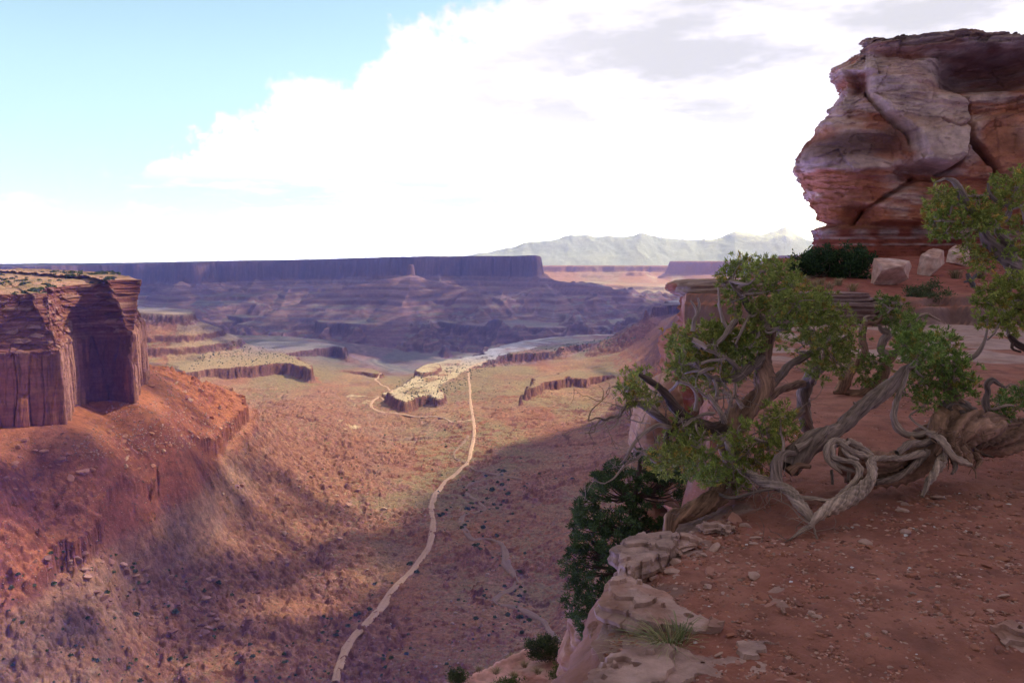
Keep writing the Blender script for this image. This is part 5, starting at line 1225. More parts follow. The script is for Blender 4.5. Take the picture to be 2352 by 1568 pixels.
def juniper_fallen():
    rs = np.random.RandomState(9); W, Lv = Wood(), Leaves(); A = []
    X = lambda l, c, **k: A.extend(W.px(l, c, **k))
    big = dict(sides=34, step=.012, flute=.42, twist=3.2, knots=.12); st = dict(sides=12, step=.012, flute=.30, twist=10); mid = dict(sides=12, step=.02, flute=.25, twist=5)
    # prone trunk coming in from the right
    X([(2560,968,6.9,38),(2460,975,6.7,36),(2352,990,6.5,35),(2300,1000,6.4,36),(2250,1000,6.3,44),(2205,990,6.25,52),(2165,1005,6.2,46),(2125,1040,6.1,40),(2075,1068,6.0,37),(2030,1078,5.9,34),(1990,1068,5.85,40),(1955,1056,5.85,40),(1925,1052,5.88,30)], BROWN, **big)
    X([(2245,1010,6.25,26),(2215,960,6.3,34),(2188,945,6.35,28),(2165,965,6.35,16)], GREYB, **big)
    X([(2330,980,6.45,20),(2240,970,6.25,22),(2180,1010,6.1,20),(2140,1050,6.0,14)], BROWN, **big)
    # ropy strands that curl out of its end
    strands = [
     [(2010,1056,5.7,9),(1985,1035,5.7,9),(1960,1018,5.7,9),(1945,1012,5.7,7)],
     [(2000,1072,5.65,9),(1990,1050,5.62,8),(1965,1040,5.6,8),(1945,1028,5.6,7),(1930,1016,5.62,6)],
     [(1940,1014,5.7,7),(1915,1013,5.66,8),(1900,1030,5.62,8),(1903,1055,5.6,7),(1918,1072,5.58,6),(1933,1086,5.58,3)],
     [(1930,1016,5.7,6),(1912,1030,5.62,7),(1915,1050,5.58,7),(1935,1056,5.56,7),(1962,1062,5.54,7),(1974,1072,5.5,8),(1974,1092,5.45,8),(1960,1110,5.4,8),(1938,1128,5.35,7),(1918,1146,5.3,6),(1900,1152,5.25,5)],
     [(1950,1014,5.68,5),(1938,1030,5.62,6),(1950,1046,5.58,6),(1972,1056,5.56,5)],
     [(1920,1018,5.7,5),(1906,1044,5.62,6),(1925,1068,5.58,6),(1955,1080,5.56,5),(1975,1084,5.56,4)],
     [(2120,1040,5.9,10),(2070,1052,5.8,8),(2030,1052,5.7,8),(2006,1056,5.6,8),(1998,1070,5.5,9),(2003,1090,5.45,11),(1990,1112,5.35,15),(1965,1136,5.25,18),(1930,1158,5.15,16),(1898,1172,5.08,14),(1875,1192,5.0,10),(1862,1206,5.0,6)],
     [(2000,1052,5.62,8),(2006,1078,5.48,10),(1996,1108,5.38,12),(1985,1130,5.3,10),(1958,1148,5.2,9)],
     [(1965,1122,5.3,9),(1930,1144,5.2,8),(1900,1150,5.2,6),(1870,1144,5.2,5),(1842,1142,5.2,5),(1826,1136,5.22,4)],
     [(2130,1036,5.95,9),(2100,1070,5.85,9),(2060,1095,5.8,8),(2010,1108,5.75,7)],
     [(2160,1000,6.0,10),(2120,1020,5.95,8),(2090,1020,5.9,8),(2060,1040,5.85,7)],
    ]
    for i, l in enumerate(strands): X(l, SILVER if i not in (9, 10) else GREYB, **st)
    # roots and broken stubs under the knob
    for l, c in (([(2175,1036,6.0,8),(2165,1055,5.9,10),(2148,1082,5.75,10),(2132,1108,5.6,8),(2118,1140,5.5,4)], SILVER), ([(2128,992,6.0,6),(2150,1000,5.95,8),(2170,1022,5.9,9),(2190,1048,5.85,8),(2215,1062,5.85,8),(2232,1068,5.85,4)], SILVER), ([(2205,1030,6.0,14),(2222,1050,5.95,12),(2228,1070,5.9,6)], BROWN), ([(2190,1050,5.9,6),(2195,1072,5.85,5),(2186,1088,5.8,3)], GREYB),
                 ([(2240,1040,6.0,10),(2250,1056,5.95,8),(2240,1075,5.9,3)], BROWN), ([(2225,1062,5.9,3),(2240,1082,5.85,2),(2242,1098,5.8,1.5)], BROWN), ([(2236,1030,6.0,5),(2262,1044,5.95,3),(2282,1050,5.9,2)], DARKB), ([(2180,1020,6,16),(2195,1045,5.95,14),(2190,1065,5.9,6)], BROWN), ([(1950,1085,5.7,5),(1948,1105,5.6,3)], GREYB), ([(1910,1080,5.7,4),(1912,1112,5.6,2.5)], GREYB)):
        X(l, c, **st)
    for k in range(60):
        u, v = rs.uniform(2140, 2260), rs.uniform(985, 1060); p = P(u, v, 5.98 + rs.uniform(-.08, .08)); twig_spray(W, rs, p, rs.normal(size=3) + [0, -.4, -.6], rs.uniform(.05, .14), rs.uniform(.003, .008), BROWN, 1, 2)
    # upright hooked stub, leafy branch, drooping loop
    X([(2276,960,6.4,9),(2268,940,6.4,8),(2264,918,6.4,8),(2270,900,6.4,6),(2267,884,6.4,7),(2279,872,6.4,7),(2292,880,6.4,5),(2310,890,6.4,1.5)], GREYB, **mid)
    X([(2203,950,6.3,22),(2195,928,6.35,19),(2188,908,6.4,16),(2177,880,6.4,12),(2160,858,6.45,9),(2148,842,6.5,5)], BROWN, **mid)
    X([(2135,992,6.1,8),(2112,998,6.1,8),(2082,997,6.1,8),(2062,982,6.1,9),(2053,960,6.1,8),(2059,924,6.15,7),(2070,893,6.2,6),(2082,862,6.25,5),(2086,845,6.3,3)], SILVER, **mid)
    X([(2210,830,6.4,5),(2240,816,6.4,5),(2258,790,6.4,4),(2268,758,6.4,2)], GREYB, **mid)
    X([(2176,880,6.4,5),(2186,856,6.3,3),(2196,842,6.3,3),(2190,834,6.3,2)], SILVER, **mid)
    # the long leaning limb
    X([(1812,1075,5.75,22),(1826,1052,5.8,27),(1855,1022,5.85,27),(1888,1002,5.9,22),(1926,985,6.0,18),(1957,958,6.05,18),(1985,932,6.1,17),(2022,906,6.2,16),(2050,882,6.25,15),(2072,858,6.3,12),(2085,845,6.35,8),(2098,840,6.35,6),(2112,835,6.4,3)], GREYB, sides=24, step=.018, flute=.26, twist=3, knots=.12)
    X([(1812,1085,5.7,14),(1835,1070,5.7,8),(1862,1072,5.65,5)], BROWN, **mid)
    for l in ([(1885,1002,5.85,9),(1900,990,5.8,5),(1904,978,5.8,2)], [(1830,1030,5.75,10),(1852,1018,5.75,6),(1866,1004,5.75,3)], [(1978,930,6.1,4),(1960,925,6.1,3)]): X(l, SILVER, **mid)
    fol = [(2085,752,36,32),(2100,775,46,36),(2120,800,50,42),(2158,812,44,36),(2160,850,40,36),(2200,868,42,40),(2216,890,26,30),(2140,905,40,24),(2100,850,36,34),(2110,882,34,30),(2172,785,26,26),(2190,835,36,28),(2075,790,30,30),(2128,925,30,16),(2060,900,14,18)]
    foliage(Lv, W, rs, fol, 6.35, A, dens=.85, dz=.14, base=(.065, .115, .022), tip=(.17, .225, .045))
    foliage(Lv, W, rs, [(2296,935,30,26),(2330,918,38,30),(2352,905,30,26),(2306,952,26,18),(2390,915,40,30)], 6.5, A, dens=.8, dz=.12, base=(.05, .10, .022), tip=(.12, .18, .04))
    root = root_at('juniper', P(2200, 1045, 6.1), 'prone twisted juniper trunk with ropy curled roots lying on the red soil', 'tree')
    finish(root, [W.build('trunk', None), Lv.build('crown', None)])
juniper_fallen()

def juniper_small():
    rs = np.random.RandomState(12); W, Lv = Wood(), Leaves(); A = []
    X = lambda l, c, **k: A.extend(W.px(l, c, **k)); mid = dict(sides=14, step=.03, flute=.25, twist=4)
    D = 10.4
    X([(1928,898,D,12),(1942,872,D,13),(1955,848,D,12),(1972,826,D,11),(1986,806,D,9),(1981,780,D,9),(1982,758,D,9),(1990,742,D,7),(2010,744,D,5),(2022,735,D,4),(2028,722,D,1.5)], BROWN, **mid)
    X([(1984,755,D,6),(1970,745,D,4),(1952,738,D,2)], SILVER, **mid); X([(1990,742,D,5),(1988,728,D,4),(1998,725,D,2)], SILVER, **mid)
    X([(1950,910,D,9),(1985,902,D,13),(2012,884,D,15),(2028,858,D,14),(2032,838,D,10),(2022,825,D,8)], BROWN, **mid)
    X([(2062,808,D,7),(2040,812,D,8),(2025,808,D,9),(2028,785,D,9),(2040,765,D,9),(2024,757,D,6),(2018,745,D,3)], GREYB, **mid)
    X([(2032,840,D,8),(2050,822,D,7),(2065,806,D,4)], BROWN, **mid)
    X([(2035,830,D,4),(2050,850,D,4),(2070,856,D,3)], SILVER, **mid)
    X([(1915,902,D,4),(1945,900,D,6),(1975,898,D,4)], BROWN, **mid)
    for l in ([(2048,710,D,2),(2075,725,D,3.5),(2100,730,D,3.5),(2130,722,D,4),(2142,728,D,3),(2160,737,D,2)], [(2106,718,D,2.2),(2110,730,D,3)], [(2086,745,D,3),(2084,730,D,3)], [(2060,690,D,2),(2050,705,D,3),(2040,720,D,3)]): X(l, SILVER, **mid)
    foliage(Lv, W, rs, [(2030,702,34,20),(2060,722,40,24),(2050,745,36,22),(2095,745,24,20),(2008,830,32,26),(1995,872,26,20),(2000,848,30,26),(2040,690,20,10),(1940,900,14,10)], D, A, dens=.6, dz=.12, base=(.06, .10, .022), tip=(.14, .18, .04), leaf=(.035, .07), wid=.013)
    root = root_at('juniper', P(1950, 902, D), 'small juniper with two bare forked trunks standing behind the leaning limb', 'tree')
    finish(root, [W.build('trunk', None), Lv.build('crown', None)])
juniper_small()

def juniper_right():
    rs = np.random.RandomState(31); W, Lv = Wood(), Leaves(); A = []
    X = lambda l, c, **k: A.extend(W.px(l, c, **k)); mid = dict(sides=14, step=.03, flute=.25, twist=4)
    D = 8.4; base = np.array([P(2440, 985, D)[0], D, -1.8])
    b0 = [(2440,990,D,34),(2440,880,D,30),(2425,760,D,28),(2400,680,D,24),(2352,628,D,21),(2323,602,D,18),(2285,567,D,14),(2262,542,D,12),(2256,522,D,10),(2243,505,D,8),(2231,488,D,9),(2222,470,D,8),(2212,457,D,9),(2206,440,D,8),(2200,428,D,7),(2188,415,D,5),(2170,410,D,2)]
    X(b0, GREYB, **mid)
    X([(2345,622,D,14),(2322,588,D,13),(2312,556,D,12),(2294,530,D,9),(2290,515,D,5),(2300,510,D,7),(2320,476,D,6),(2290,462,D,5),(2274,446,D,4),(2269,420,D,2)], GREYB, **mid)
    X([(2252,522,D,5),(2234,524,D,7),(2211,514,D,7),(2182,511,D,5),(2162,506,D,2)], SILVER, **mid)
    X([(2320,478,D,5),(2345,472,D,5),(2380,455,D,4)], SILVER, **mid); X([(2272,446,D,3),(2250,450,D,3),(2232,447,D,2)], SILVER, **mid)
    X([(2420,760,D,16),(2380,722,D,9),(2352,704,D,7),(2322,722,D,5),(2296,745,D,3)], DARKB, **mid)
    X([(2430,840,D,14),(2385,815,D,9),(2352,798,D,8),(2328,782,D,7),(2318,770,D,4)], DARKB, **mid); X([(2328,782,D,4),(2325,800,D,3),(2345,808,D,2.5)], DARKB, **mid)
    X([(2310,556,D,5),(2296,574,D,4),(2285,580,D,2)], SILVER, **mid)
    for l in ([(2330,455,D,2),(2345,440,D,3),(2365,430,D,3)], [(2225,480,D,4),(2205,470,D,3),(2190,468,D,2)], [(2348,455,D,2),(2330,440,D,2),(2310,432,D,1.5)]): X(l, SILVER, **mid)
    fol = [(2160,445,26,28),(2170,475,38,34),(2195,470,30,30),(2155,520,32,26),(2180,535,34,18),(2215,445,18,14),(2150,498,26,22),(2235,505,40,34),(2262,490,36,28),(2280,515,30,26),(2245,465,22,16),(2300,425,26,24),(2335,440,40,34),(2365,415,40,24),(2310,460,26,20),(2240,590,34,26),(2262,610,26,16),(2225,570,20,18),(2350,520,30,30),(2345,570,26,26),
           (2290,660,36,28),(2330,650,40,30),(2262,690,26,26),(2300,700,44,34),(2345,690,30,34),(2272,735,26,20),(2310,750,36,24),(2345,740,30,30),(2380,660,40,40),(2400,560,40,50),(2395,470,40,40),(2400,720,40,40),(2380,600,30,30)]
    foliage(Lv, W, rs, fol, D, A, dens=.9, dz=.2, base=(.085, .12, .02), tip=(.21, .235, .04), leaf=(.028, .058), wid=.0105)
    root = root_at('juniper', base, 'green juniper rising at the right edge in front of the rock tower', 'tree')
    finish(root, [W.build('trunk', None), Lv.build('crown', None)])
juniper_right()

def pinyon():
    rs = np.random.RandomState(44); W, Lv = Wood(), Leaves(); A = []
    X = lambda l, c, **k: A.extend(W.px(l, c, **k)); mid = dict(sides=10, step=.04, flute=.15, twist=2)
    D = 9.3
    X([(1476,1640,D,16),(1470,1500,D,14),(1462,1400,D,13),(1458,1300,D,11),(1455,1220,D,9),(1458,1140,D,7),(1468,1080,D,5),(1470,1045,D,3)], DARKB, **mid)
    outline = np.array([(1475,1035),(1500,1040),(1530,1080),(1590,1090),(1600,1120),(1570,1160),(1560,1200),(1520,1240),(1480,1290),(1440,1350),(1410,1400),(1395,1440),(1350,1480),(1318,1440),(1300,1400),(1292,1330),(1290,1290),(1320,1250),(1312,1210),(1330,1150),(1360,1100),(1380,1070),(1420,1060)], float)
    o3 = np.c_[outline, np.zeros(len(outline))]
    n = 0; clumps = []
    while n < 600:
        u, v = rs.uniform(1285, 1605), rs.uniform(1030, 1485)
        if sdist(o3, np.array([u]), np.array([v]))[0] > 2: continue
        if noise3(u / 42, v / 30, 3.3) < -.30 and u > 1400: continue
        if u > 1490 and v > 1110 and rs.rand() < .45: continue
        clumps.append((u, v)); n += 1
    for u, v in clumps:
        Dd = D + rs.normal() * .35; c = P(u, v, Dd)
        d = rs.normal(size=(70, 3)); d /= np.linalg.norm(d, axis=1)[:, None]; d[:, 2] = d[:, 2] * .8 + .25
        col = mixc(np.array([.026, .046, .012]), [.075, .11, .028], rs.rand(70)) * rs.uniform(.6, 1.35)
        Lv.blades(np.repeat(c[None], 70, 0) + d * .012 + rs.normal(size=(70, 3)) * .014, d, rs.uniform(.03, .055, 70), np.full(70, .012), col, rs)
    AA = np.array(A)
    for u, v in clumps[::3]:
        c = P(u, v, D); a = AA[np.argmin(np.linalg.norm((AA - c) * [1, 1, 1.6] + [0, 0, .25], axis=1))]
        W.tube([a, (a + c) / 2 + [0, 0, -.05], c], [.014, .009, .004], DARKB, sides=5, step=.06, jit=.02, cap=False)
    root = root_at('pinyon_pine', P(1476, 1640, D), 'dark green pinyon pine growing on the cliff face below the rim', 'tree')
    finish(root, [W.build('trunk', None), Lv.build('crown', None)])
pinyon()

# ------------------------------------------------------------------ rocks of the near rim
M_ROCK = mat_rock('weathered rim rock', scale=6.0, bump=.8, var=.32, bscale=22, bdist=.03, detail=9)
M_STONE = mat_rock('stone chips', scale=14.0, bump=.5, var=.22, bscale=40, bdist=.006)
def ring_rock(name, rows, D, depth, colf, label, cat, group=None, amp=.08, strata_=.10, sfreq=.12, mat=None, seed=1, back=0.0, n=150, m=110, kind=None):
    """a block whose left and right edges follow its outline, rounded in plan and bedded"""
    r = np.array(rows, float); v = np.linspace(r[0, 0], r[-1, 0], m)
    uL, uR = np.interp(v, r[:, 0], r[:, 1]), np.interp(v, r[:, 0], r[:, 2])
    yy = CT + (784 - v) / FPX * ST; x0, x1 = (uL - 1176) / FPX / yy * D, (uR - 1176) / FPX / yy * D; z = np.array([slope(k) for k in v]) * D
    th = np.linspace(0, 2 * math.pi, n, endpoint=False)
    ct, st = np.cos(th), np.sin(th); e = .55
    cxx, syy = np.sign(ct) * np.abs(ct) ** e, np.sign(st) * np.abs(st) ** e
    W_ = (x1 - x0) / 2
    X = ((x0 + x1) / 2)[:, None] + W_[:, None] * cxx[None]; Y = D + back + depth * (1 + syy[None]) * np.minimum(1, .35 + W_ / W_.max())[:, None]; Z = z[:, None] + 0 * X
    lay = np.round(4 * noise3(X / 2 + seed, Z / sfreq, seed)) / 4
    q = amp * fbm(X * 1.3 + seed, Y * 1.3, Z * 1.3, 5) * 2 + strata_ * lay + strata_ * .8 * (worley((X + Y) / .7, Z / .35 + seed, seed)[2] - .5)
    nx, ny = cxx, syy; l = np.hypot(nx, ny)
    X = X + q * nx / l; Y = Y + q * ny / l; Z = Z + .5 * amp * fbm(X * 2, Y * 2, 7.0 + seed, 4)
    V = np.stack([X, Y, Z], -1).reshape(-1, 3); i = np.arange(m * n).reshape(m, n)
    F = np.stack([i[:-1], i[1:], np.roll(i[1:], -1, 1), np.roll(i[:-1], -1, 1)], -1).reshape(-1, 4)
    C = colf(X, Y, Z).reshape(-1, 3); C = np.broadcast_to(C, V.shape) if C.shape[0] == 1 else C
    # lid of shrinking rings
    cen = V[i[0]].mean(0); lids, last, k = [], i[0], len(V); Cl = [C]; Fl = [F]; Vl = [V]
    for sc in (.8, .6, .4, .2, .02):
        ring = cen + (V[i[0]] - cen) * sc; ring[:, 2] = cen[2] + (V[i[0], 2] - cen[2]) * sc + amp * .8 * (1 - sc) * (.6 + fbm(ring[:, 0] * 2, ring[:, 1] * 2, seed, 3))
        Vl.append(ring); Cl.append(C[i[0]]); idx = np.arange(k, k + n); Fl.append(np.stack([last, np.roll(last, -1), np.roll(idx, -1), idx], -1)); last = idx; k += n
    o = mesh_np(name, np.concatenate(Vl), np.concatenate(Fl), mat or M_CLIFF, np.concatenate(Cl))
    return tag(o, label, cat, group, kind)
def cf(a, b, s1=.5, s2=.2, seed=0, pale=None):
    def f(X, Y, Z):
        c = mixc(np.array(a), np.array(b), sstep(-.3, .35, fbm(X / s1, Y / s1 + seed, Z / s2, 4)))
        return mixc(c, pale, .7 * sstep(.1, .4, noise3(X / s1 * 2, Y / s1, Z / s2 * 2.5 + seed))) if pale is not None else c
    return f
ring_rock('rock_outcrop', [(647,1620,1760),(651,1590,1770),(657,1570,1780),(666,1567,1780),(676,1574,1780),(684,1578,1780),(688,1596,1780),(700,1600,1780),(716,1597,1780),(745,1598,1780),(790,1592,1780),(900,1585,1780),(1100,1570,1780)], 24.0, 1.6, cf((.215,.062,.040), (.30,.115,.075), .9, .16, 2), 'red layered outcrop with overhanging flat cap behind the juniper', 'rock outcrop', strata_=.16, sfreq=.16, seed=3)
ring_rock('cap_rock', [(646,1625,1760),(649,1592,1772),(655,1572,1782),(662,1566,1782),(672,1567,1782),(680,1574,1780),(686,1588,1778)], 23.8, 1.75, cf((.20,.115,.085), (.33,.22,.17), .8, .10, 5), 'thin brown slab capping the red layered outcrop behind the juniper', 'rock slab', strata_=.10, sfreq=.09, seed=5, m=50)
ring_rock('boulder', [(868,1532,1546),(885,1512,1562),(920,1492,1580),(960,1478,1592),(1000,1466,1592),(1035,1461,1584),(1065,1470,1575),(1100,1482,1566),(1160,1490,1560)], 11.4, .55, cf((.40,.215,.13), (.33,.15,.095), .4, .4, 8), 'smooth tan orange boulder jutting from the cliff left of the juniper', 'boulder', amp=.07, strata_=.02, seed=7)
ring_rock('rock_outcrop', [(768,1572,1620),(785,1556,1640),(830,1550,1650),(870,1542,1660),(900,1532,1660),(950,1545,1660),(1040,1552,1660),(1200,1555,1660)], 13.2, .8, cf((.34,.125,.07), (.27,.085,.05), .5, .3, 4), 'orange red rock column on the cliff edge seen through the juniper branches', 'rock outcrop', amp=.12, strata_=.07, seed=11)
for k, (rows, D) in enumerate((([(1085,1500,1545),(1100,1478,1560),(1125,1470,1580),(1150,1490,1590)], 11.0), ([(1190,1470,1500),(1205,1455,1540),(1230,1452,1570),(1262,1460,1580)], 10.6), ([(1262,1440,1500),(1280,1432,1540),(1310,1450,1560),(1350,1460,1560)], 10.4), ([(1350,1390,1450),(1380,1378,1470),(1420,1370,1470),(1480,1360,1470)], 9.9), ([(1125,1560,1600),(1150,1545,1620),(1180,1550,1620)], 10.8), ([(1420,1330,1400),(1450,1316,1420),(1500,1310,1430),(1567,1300,1430)], 10.2))):
    ring_rock('cliff_rock', rows, D, .5, cf((.36,.19,.135), (.29,.12,.08), .3, .12, k), 'pale pink broken rock on the cliff face behind the pinyon', 'rock', 'broken rocks behind the pinyon', amp=.10, strata_=.08, sfreq=.10, seed=20 + k, m=60, n=90)
def cut_boulder(u0, u1, v0, v1, D, seed, label, rot, depth=.8, ca=(.43, .24, .18), cb=(.54, .36, .29)):
    """an angular fallen block with flat broken faces"""
    V, F = rock_shape(seed, 4, 1.0, 11, .05)
    c, sn = math.cos(rot), math.sin(rot); V = np.c_[V[:, 0] * c - V[:, 2] * sn, V[:, 1], V[:, 0] * sn + V[:, 2] * c]
    V = (V - (V.min(0) + V.max(0)) / 2) / ((V.max(0) - V.min(0)) / 2)
    V = V * (1 + .05 * fbm(V[:, 0] * 3, V[:, 1] * 3, V[:, 2] * 3 + seed, 4))[:, None]
    a, b = P(u0, v1, D), P(u1, v0, D); hw, hh = (b[0] - a[0]) / 2, (b[2] - a[2]) / 2
    k_ = (D + hw * depth) / D; X = V * [hw * k_, hw * depth, hh * k_] + [(a[0] + b[0]) / 2 * k_, D + hw * depth, (a[2] + b[2]) / 2 * k_]
    C = mixc(np.array(ca), cb, sstep(-.25, .3, fbm(X[:, 0] * 2, X[:, 1] * 2, X[:, 2] * 3, 4)))
    C = mixc(C, [.28, .16, .13], .7 * sstep(.25, .5, fbm(X[:, 0] * 4, X[:, 1] * 4, X[:, 2] * 4 + 9, 3)))
    tag(mesh_np('boulder', X, F, M_ROCK, C, smooth=False), label, 'boulder')
cut_boulder(2004, 2102, 592, 668, 25.6, 411, 'large pale pink boulder right of the dark bush below the tower', .35)
cut_boulder(2110, 2174, 570, 648, 28.2, 415, 'pale pointed boulder standing between two other boulders below the tower', .9)
cut_boulder(2174, 2232, 562, 614, 30.0, 418, 'small pale angular boulder tipped on its corner nearest the right juniper', -.5)
cut_boulder(1556, 1668, 1060, 1290, 6.15, 422, 'orange pink angular rock behind the lowest log of the juniper', .2, 1.0, (.30, .12, .08), (.37, .18, .125))
dk = cf((.17,.095,.082), (.27,.175,.15), .5, .06, 6)
for k, (rows, D, w) in enumerate((([(674,1862,2006),(680,1852,2016),(690,1850,2020),(698,1856,2016)], 22.4, 'upper'), ([(697,1846,2028),(704,1838,2034),(722,1836,2032),(738,1842,2022)], 22.0, 'lower'), ([(688,2024,2066),(696,2018,2080),(716,2020,2084),(736,2026,2076)], 22.2, 'short'))):
    ring_rock('rock_slab', rows, D, .8, dk, {'upper': 'upper dark layered slab of the ledge below the dark bush', 'lower': 'lower and longer dark slab of the ledge below the dark bush', 'short': 'short dark block at the right end of the layered ledge'}[w], 'rock slab', amp=.05, strata_=.09, sfreq=.07, seed=41 + k, m=60)

def slab(name, uv, z, th, label, ca, cb, seed=1, cat='rock slab', steps=3, tilt=(0, 0), drop=.35):
    """a bedrock slab: outline on the ground, stepped layered rim, rough top"""
    p = np.array([G(u, v, z) for u, v in uv])[:, :2]; c0 = p.mean(0)
    q = np.vstack([p, p[:1]]); L = np.concatenate([[0], np.cumsum(np.linalg.norm(np.diff(q, axis=0), axis=1))]); n = 420
    s = np.linspace(0, L[-1], n, endpoint=False); o = np.stack([np.interp(s, L, q[:, 0]), np.interp(s, L, q[:, 1])], 1)
    d = o - c0; ln = np.linalg.norm(d, axis=1)[:, None]; d /= ln
    jag = .05 * fbm(o[:, 0] * 7, o[:, 1] * 7, seed, 4) + .03 * (worley(o[:, 0] * 9, o[:, 1] * 9, seed)[2] - .5)
    rings = []; 
    for k in np.linspace(.02, .985, 60): rings.append((o * 1 - d * (ln * (1 - k)) + d * jag[:, None] * k ** 6, 0.0, k))
    for j in range(14):
        t = j / 13; lay = .05 * noise3(o[:, 0] * 5, o[:, 1] * 5, seed + (j // 2) * 5.3) + .035 * ((j // 2) % 2)
        rings.append((o + d * (jag + lay)[:, None] - d * .10 * t, -th * t, 1.0))
    V = []; C = []
    for xy, dz, k in rings:
        zt = .02 * fbm(xy[:, 0] * 6, xy[:, 1] * 6, seed, 5); zt = zt + .022 * np.round(4 * fbm(xy[:, 0] * 2.6, xy[:, 1] * 2.6, seed + 2.0, 4))
        edge = .012 * max(0, k - .93) / .07
        V.append(np.c_[xy, z + min(.04, th * .5) + zt * (1 if dz == 0 else .6) - edge + dz + (xy - c0) @ np.array(tilt)])
        C.append(mixc(np.array(ca), np.array(cb), sstep(-.2, .35, fbm(xy[:, 0] * 5, xy[:, 1] * 5 + dz * 20, seed, 4))) * (1 if dz == 0 else .92))
    m = len(rings); i = np.arange(m * n).reshape(m, n)
    F = np.stack([i[:-1], np.roll(i[:-1], -1, 1), np.roll(i[1:], -1, 1), i[1:]], -1).reshape(-1, 4)
    return tag(mesh_np(name, np.concatenate(V), F[:, ::-1], M_ROCK, np.concatenate(C), smooth=False), label, cat)
SA, SB = (.42, .26, .205), (.31, .16, .115)
slab('rock_slab', [(1409,1268),(1424,1305),(1446,1322),(1485,1306),(1530,1285),(1565,1262),(1540,1222),(1500,1224),(1467,1236)], -1.74, .34, 'rounded grey pink slab on the cliff lip beside the pinyon', SA, (.24, .15, .125), 2)
slab('rock_slab', [(1393,1362),(1412,1345),(1443,1335),(1490,1352),(1528,1377),(1589,1418),(1650,1448),(1600,1462),(1504,1436),(1440,1420),(1400,1402)], -1.76, .30, 'long pale layered slab jutting over the edge above the grass tuft', SA, SB, 5)
slab('rock_slab', [(1345,1640),(1362,1560),(1405,1530),(1449,1513),(1520,1498),(1589,1489),(1680,1498),(1772,1496),(1850,1526),(1900,1570),(1880,1660)], -1.79, .20, 'broad flat pale slab at the bottom edge in front of the grass', SA, (.29, .165, .13), 9)
slab('rock_slab', [(1752,1371),(1796,1357),(1818,1392),(1874,1420),(1800,1430),(1772,1400)], -1.765, .08, 'thin bent pale ledge poking through the gravel in the middle', (.33, .19, .145), SB, 12)
slab('rock_slab', [(2282,1470),(2340,1455),(2420,1462),(2440,1510),(2352,1514),(2310,1492)], -1.765, .09, 'flat pale slab at the lower right corner', SA, SB, 15)
slab('rock_slab', [(1350,1470),(1372,1440),(1412,1428),(1450,1446),(1452,1490),(1400,1530),(1352,1540)], -2.02, .5, 'brown block under the long slab on the cliff face', (.27, .15, .11), (.22, .10, .075), 18)
slab('rock_slab', [(1500,1246),(1540,1236),(1585,1242),(1600,1258),(1560,1268),(1520,1262)], -1.745, .06, 'small flat slab just right of the rounded slab', SA, SB, 21)
slab('rock_slab', [(1600,1212),(1650,1204),(1690,1212),(1670,1226),(1620,1226)], -1.745, .05, 'pale thin slab lying near the foot of the log', SA, SB, 22)

